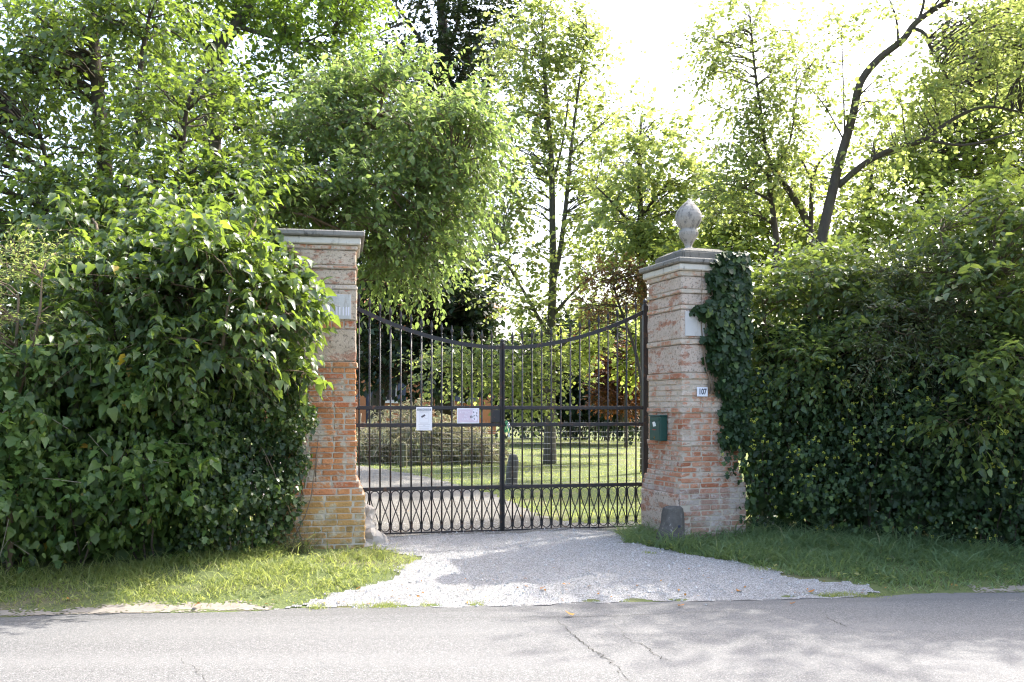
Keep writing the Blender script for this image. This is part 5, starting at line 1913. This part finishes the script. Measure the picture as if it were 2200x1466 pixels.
L[0][:, 2] = np.maximum(L[0][:, 2], .22)
acc = Acc()
acc.add(*prisms(O, tip, .004, .002))
obj('twigs', acc.mesh('twigs'), M['dry_twig'], bp, True, 'stuff')
finish_leaves(bp, L, 'lance', G['dry'], name='withered_leaves')

# right side
tree('leaning_tree', 'tree with a dark leaning trunk bending right into the sky, right of the finial', 'tree', at(1755, 1120, 13.6),
     [(ats((1750, 1120, 13.6), (1752, 760, 13.6), (1762, 545, 13.6), (1790, 405, 13.6), (1806, 340, 13.6), (1832, 250, 13.6), (1848, 180, 13.6), (1885, 130, 13.6), (1940, 85, 13.6), (1972, 45, 13.6), (2040, 0, 13.6), (2140, -60, 13.4), (2270, -150, 12.8), (2420, -220, 12)),
       [.10, .088, .078, .072, .068, .060, .056, .054, .05, .044, .04, .035, .026, .01]),
      (ats((1800, 400, 13.6), (1860, 350, 13.5), (1925, 318, 13.4), (1985, 300, 13.3), (2050, 255, 13.3), (2120, 230, 13.2), (2210, 245, 13.2)), [.05, .045, .042, .038, .028, .02, .012]),
      (ats((1963, 62, 13.6), (1985, 72, 13.5), (2005, 115, 13.5), (2048, 190, 13.4)), [.03, .027, .024, .015]),
      (ats((1985, 300, 13.3), (2070, 312, 13.1), (2160, 290, 13), (2230, 270, 13)), [.022, .018, .014, .008]),
      (ats((1815, 300, 13.6), (1812, 190, 13.7), (1808, 60, 13.7)), [.016, .012, .006]),
      (ats((1815, 305, 13.6), (1770, 225, 13.7), (1730, 180, 13.7)), [.014, .010, .005]),
      (ats((1930, 90, 13.6), (1925, 40, 13.6), (1900, -30, 13.6)), [.02, .015, .008]),
      (ats((1975, 40, 13.6), (1985, 0, 13.6), (1980, -50, 13.6)), [.025, .02, .01])],
     [(1790, 110, 13.7, 70, 80, .8, .45), (1900, 330, 13.6, 110, 40, .8, .9), (1760, 420, 13.8, 70, 60, .7, .8), (1890, 40, 13.6, 80, 60, .9, .5), (1870, 220, 13.5, 80, 50, .8, .7), (1960, 190, 13.4, 80, 60, .8, 1), (2060, 110, 13.4, 90, 70, 1, 1.1), (2150, 60, 13.4, 90, 90, 1, 1.1), (2120, 190, 13.2, 90, 60, .9, 1), (1940, 270, 13.3, 90, 35, .7, 1), (1750, 260, 13.7, 60, 60, .7, .6),
      (2230, 150, 13.2, 90, 150, 1.1, 1), (2340, 60, 12.6, 120, 150, 1.4, 1), (2300, -120, 12.4, 130, 120, 1.3, .9), (2480, -60, 11.8, 140, 160, 1.4, .9), (2200, -260, 12.4, 150, 110, 1.4, .8), (2420, -280, 11.8, 150, 120, 1.4, .8), (2650, -150, 11.4, 150, 160, 1.4, .8)],
     260, 10, 7, .062, 'round', 'lime', 'bark', Ln=.42, hang=.4, cl=.34, bw=.007, tw=.003)
tree('forked_tree', 'thin-crowned tree with a forked dark trunk against the white sky right of the finial', 'tree', at(1690, 1120, 14.6),
     [(ats((1690, 1120, 14.6), (1735, 760, 14.6), (1742, 520, 14.6), (1728, 465, 14.6), (1695, 410, 14.6), (1664, 368, 14.6), (1648, 330, 14.6), (1636, 250, 14.6), (1622, 150, 14.6), (1612, 40, 14.6), (1606, -40, 14.6)),
       [.085, .075, .065, .058, .05, .045, .032, .026, .02, .012, .006]),
      (ats((1672, 640, 14.6), (1668, 520, 14.6), (1658, 440, 14.6), (1652, 375, 14.6)), [.055, .05, .045, .04]),
      (ats((1664, 368, 14.6), (1685, 330, 14.6), (1700, 290, 14.5), (1712, 200, 14.5)), [.03, .025, .018, .008]),
      (ats((1652, 380, 14.6), (1620, 345, 14.5), (1590, 330, 14.4), (1540, 322, 14.4)), [.025, .018, .014, .006]),
      (ats((1742, 500, 14.6), (1745, 390, 14.5), (1760, 350, 14.4), (1790, 320, 14.4)), [.04, .035, .02, .01]),
      (ats((1745, 390, 14.5), (1722, 345, 14.6), (1700, 320, 14.6)), [.02, .016, .008]),
      (ats((1655, 430, 14.5), (1600, 405, 14.3), (1540, 395, 14.2), (1500, 410, 14.2)), [.025, .018, .012, .006])],
     [(1545, 100, 14.6, 55, 60, .7, .8), (1600, 50, 14.6, 60, 60, .7, .7), (1530, 160, 14.6, 45, 25, .5, .5), (1640, 150, 14.6, 60, 60, .7, .7), (1590, 220, 14.6, 60, 30, .6, .8), (1690, 210, 14.5, 60, 60, .7, .7), (1580, 290, 14.5, 60, 30, .6, .9), (1660, 290, 14.5, 70, 35, .7, .8), (1600, 380, 14.3, 80, 40, .7, 1), (1720, 120, 14.6, 50, 70, .7, .5), (1700, 370, 14.4, 70, 50, .7, .9), (1555, 430, 14.2, 50, 40, .5, 1)],
     150, 9, 7, .062, 'round', 'lime', 'bark', Ln=.42, hang=.45, cl=.34, bw=.006, tw=.003)
tree('acacia_tree', 'sunlit yellow-green tree mass behind the leaning trunk', 'tree', at(1850, 1020, 19),
     [(ats((1850, 1020, 19), (1850, 700, 19), (1860, 480, 19), (1880, 300, 19)), [.14, .12, .08, .03]), (ats((1850, 650, 19), (1980, 420, 19), (2060, 200, 19)), [.08, .05, .02]), (ats((1850, 700, 19), (1700, 560, 18.6), (1640, 480, 18.4)), [.06, .04, .015])],
     [(1490, 560, 17.8, 60, 50, .9), (1650, 390, 18.5, 80, 50, 1.1), (1590, 470, 18.4, 70, 60, 1.1), (1560, 560, 18.2, 60, 70, 1.0), (1640, 500, 18.2, 110, 80, 1.2), (1780, 470, 18.6, 120, 80, 1.3), (1920, 420, 19, 120, 80, 1.3), (1960, 300, 19.2, 120, 80, 1.4), (2080, 260, 19.4, 110, 110, 1.5), (2130, 130, 19.6, 100, 100, 1.5), (1620, 600, 17.6, 70, 80, .8), (1740, 590, 18, 120, 70, 1), (2060, 420, 19, 130, 80, 1.3), (2180, 330, 19.4, 110, 120, 1.4), (1900, 560, 18.6, 140, 70, 1.2), (2250, 60, 19.6, 130, 150, 1.8)],
     330, 13, 8, .10, 'round', 'yellow', 'bark', Ln=.55, hang=.4, cl=.34, bw=.008, tw=.004)
tree('dark_tree', 'shadowy dark grey-green tree at the upper right edge behind the acacia', 'tree', at(2230, 980, 24),
     [(ats((2230, 980, 24), (2220, 500, 24), (2200, 100, 24)), [.25, .2, .08]), (ats((2215, 400, 24), (2120, 300, 23.6), (2060, 250, 23.4)), [.08, .05, .02])],
     [(2170, 120, 24, 110, 120, 2), (2200, 320, 23.6, 120, 120, 2), (2120, 420, 23.6, 110, 80, 1.6), (2260, 500, 23.6, 130, 150, 2), (2100, 30, 24, 80, 80, 1.6), (2380, 250, 24, 160, 300, 2.6)],
     150, 13, 8, .15, 'small', 'dark', 'bark', Ln=.6, cl=.36, bw=.009, tw=.005)
tree('dogwood_shrub', 'glossy mid-green shrub rising above the ivy hedge beside the right pillar', 'shrub', at(1740, 1150, 10.7),
     [(ats((1740, 1130, 11.2), (1740, 850, 11.1), (1745, 600, 10.6)), [.05, .04, .012]), (ats((1740, 900, 11.1), (1660, 760, 10.6), (1640, 660, 10.6)), [.03, .02, .008]), (ats((1740, 860, 11.1), (1850, 720, 10.5), (1870, 600, 10.5)), [.03, .02, .008])],
     [(1665, 690, 10.7, 75, 90, .55), (1760, 620, 10.6, 110, 80, .65), (1700, 780, 10.4, 110, 50, .5), (1850, 700, 10.4, 100, 80, .6), (1640, 620, 10.9, 60, 50, .4), (1880, 580, 10.5, 90, 60, .6), (1800, 780, 10.1, 120, 60, .45), (1770, 700, 11.6, 130, 80, .6), (1900, 680, 11.5, 120, 90, .6), (1660, 800, 11.2, 70, 60, .4)],
     160, 12, 8, .086, 'ovate', 'shrub', 'twig', Ln=.38, hang=.5, cl=.36, single=250, tw=.0015, sprays=(110, .6, 12))
tree('walnut_shrub', 'arching grey-green shrub with feathery leaflets over the right hedge', 'shrub', at(1930, 1150, 10.3),
     [(ats((1930, 1140, 11), (1925, 850, 10.9), (1930, 600, 10.3)), [.05, .04, .012]), (ats((1925, 850, 10.9), (2020, 700, 10.2), (2060, 580, 10)), [.03, .02, .008])],
     [(1880, 660, 10.1, 90, 70, .5), (1940, 600, 10.0, 110, 80, .5), (1970, 700, 9.8, 120, 70, .5), (2030, 620, 9.9, 80, 80, .5), (1900, 770, 9.8, 90, 60, .4)],
     46, 9, 12, .066, 'lance', 'grey', 'twig', Ln=.5, hang=.3, drop=.5, spread=1.0, cl=.4, tw=.0012)
tree('bramble_shrub', 'tall broad-leaved bush at the right edge overhanging the verge', 'shrub', at(2130, 1180, 9.6),
     [(ats((2130, 1150, 10.7), (2135, 900, 10.5), (2130, 600, 9.8)), [.05, .04, .012]), (ats((2130, 850, 10.4), (2060, 640, 9.9), (2020, 500, 9.8)), [.03, .022, .008])],
     [(2090, 500, 9.9, 110, 80, .7), (2180, 480, 9.8, 100, 120, .8), (2030, 470, 10.1, 90, 60, .6), (2130, 620, 9.5, 120, 90, .7), (2190, 760, 9.2, 100, 100, .6), (2050, 760, 9.5, 100, 70, .5), (2300, 600, 9.4, 120, 220, 1.0), (2110, 880, 9.1, 110, 60, .4), (2040, 660, 11, 110, 90, .6), (2170, 640, 11, 100, 110, .6)],
     150, 12, 8, .092, 'ovate', 'shrub', 'twig', Ln=.4, hang=.45, cl=.36, single=250, tw=.0015, sprays=(130, .65, 12))

# ivy climbing the right pillar
r_ = plant('climbing_ivy', 'dark ivy climbing the right face of the right pillar up to its cap', 'ivy', tuple(on_right(RW * .8, -.02, .2)))
n = 4200
zz = rng.uniform(1.20, 3.30, n)
pyv = HY - (zz - CH) * F / RY
lim = np.interp(pyv, [545, 580, 620, 650, 665, 700, 730, 760, 800, 830, 880, 920], [1555, 1520, 1535, 1510, 1490, 1525, 1515, 1520, 1535, 1550, 1562, 1560])
lim = lim + 8 * np.sin(pyv / 9.0) + rng.normal(0, 5, n)
xl = (lim - 1465) * (RY / F) / math.cos(RYAW)           # left limit along the pillar's front
xx = xl + rng.uniform(0, 1, n) ** 0.9 * (RW + 0.02 - xl)
pyl = np.interp(zz, [1.6, 2.2, 3.0, 3.3], [.10, .17, .17, .13])
dpt = -0.03 - pyl * rng.uniform(0, 1, n) * np.clip((xx - xl) / .10, .15, 1)
side_ = xx > RW + 0.06
yy = np.where(side_, dpt + rng.uniform(0, .65, n), dpt)
loc = np.stack([xx, yy, zz], -1)
ca, sa = math.cos(RYAW), math.sin(RYAW)
W_ = np.stack([rp.location.x + ca * xx - sa * yy, rp.location.y + sa * xx + ca * yy, zz], -1)
fd = np.array([sa, -ca, 0.0])
N_ = fd * 0.9 + np.array([0, 0, .55]) + rng.normal(0, .3, (n, 3))
D_ = np.array([0, 0, -1.0]) + rng.normal(0, .4, (n, 3)) + fd * .2
L = (W_, D_, N_, .082 * rng.uniform(.55, 1.25, n), np.clip(rng.normal(.35, .15, n), .01, .93))
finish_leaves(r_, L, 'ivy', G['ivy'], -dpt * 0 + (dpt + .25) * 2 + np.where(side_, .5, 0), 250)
acc = Acc()
for _ in range(14):
    x0 = rng.uniform(RW * .45, RW)
    x1 = np.clip(x0 + rng.normal(-.05, .12), RW * .3, RW)
    pp = [on_right(x0, -.035, 1.75), on_right((x0 + x1) / 2 + rng.normal(0, .04), -.04, 2.2), on_right(x1, -.04, rng.uniform(2.6, 3.1))]
    limb(acc, pp, [.010, .008, .003], 5, 5, .006)
obj('stems', acc.mesh('stems'), M['twig'], r_, True, 'stuff')

# a soft weed at the left pillar's foot
wd = plant('fern_weed', 'feathery olive weed at the foot of the left pillar', 'plant', at(640, 1195, 9.2))
c_ = np.array(at(642, 1192, 9.2))
O = np.tile(c_, (90, 1)) + rng.normal(0, .06, (90, 3)) * np.array([1, .6, .1])
D_ = norm(np.stack([rng.normal(0, .5, 90), rng.normal(-.1, .4, 90), rng.uniform(.5, 1.2, 90)], -1))
L, tip = sprigs(O, D_, rng.uniform(.12, .36, 90), 16, .022, .1, .9, .1)
finish_leaves(wd, L, 'lance', G['ivy_light'], name='fronds')
acc = Acc()
acc.add(*prisms(O, tip, .0015, .0008))
obj('stalks', acc.mesh('stalks'), M['twig'], wd, True, 'stuff')

# far wood that closes the view on both sides
def far_wood(name, label, X0, X1, Y0, H, n_, seed):
    x_ = rng.uniform(X0, X1, n_)
    y_ = Y0 + rng.uniform(0, 8, n_)
    top = H * (0.7 + 0.3 * np.sin(x_ * .35 + seed) * np.sin(x_ * .13 + 2 * seed))
    z_ = top * rng.uniform(0, 1, n_) ** .7
    Pn = np.stack([x_, y_, z_ + .2], -1)
    L_ = (Pn, rng.normal(0, 1, (n_, 3)) + np.array([0, 0, -.4]), rng.normal(0, .7, (n_, 3)) + np.array([0, -.4, .8]), rng.uniform(.4, .9, n_), np.clip(rng.normal(.4, .2, n_), .01, .97))
    o = obj(name, leaf_mesh(name, L_, 'small'), G['dark'])
    tag(o, label, 'wood', kind='stuff')


far_wood('woodland', 'far wood showing as a dark band behind the garden on the left', -75, -6, 62, 9, 9000, 1)
far_wood('woodland', 'far wood showing as a dark band behind the garden on the right', 4, 75, 60, 7.5, 9000, 2)
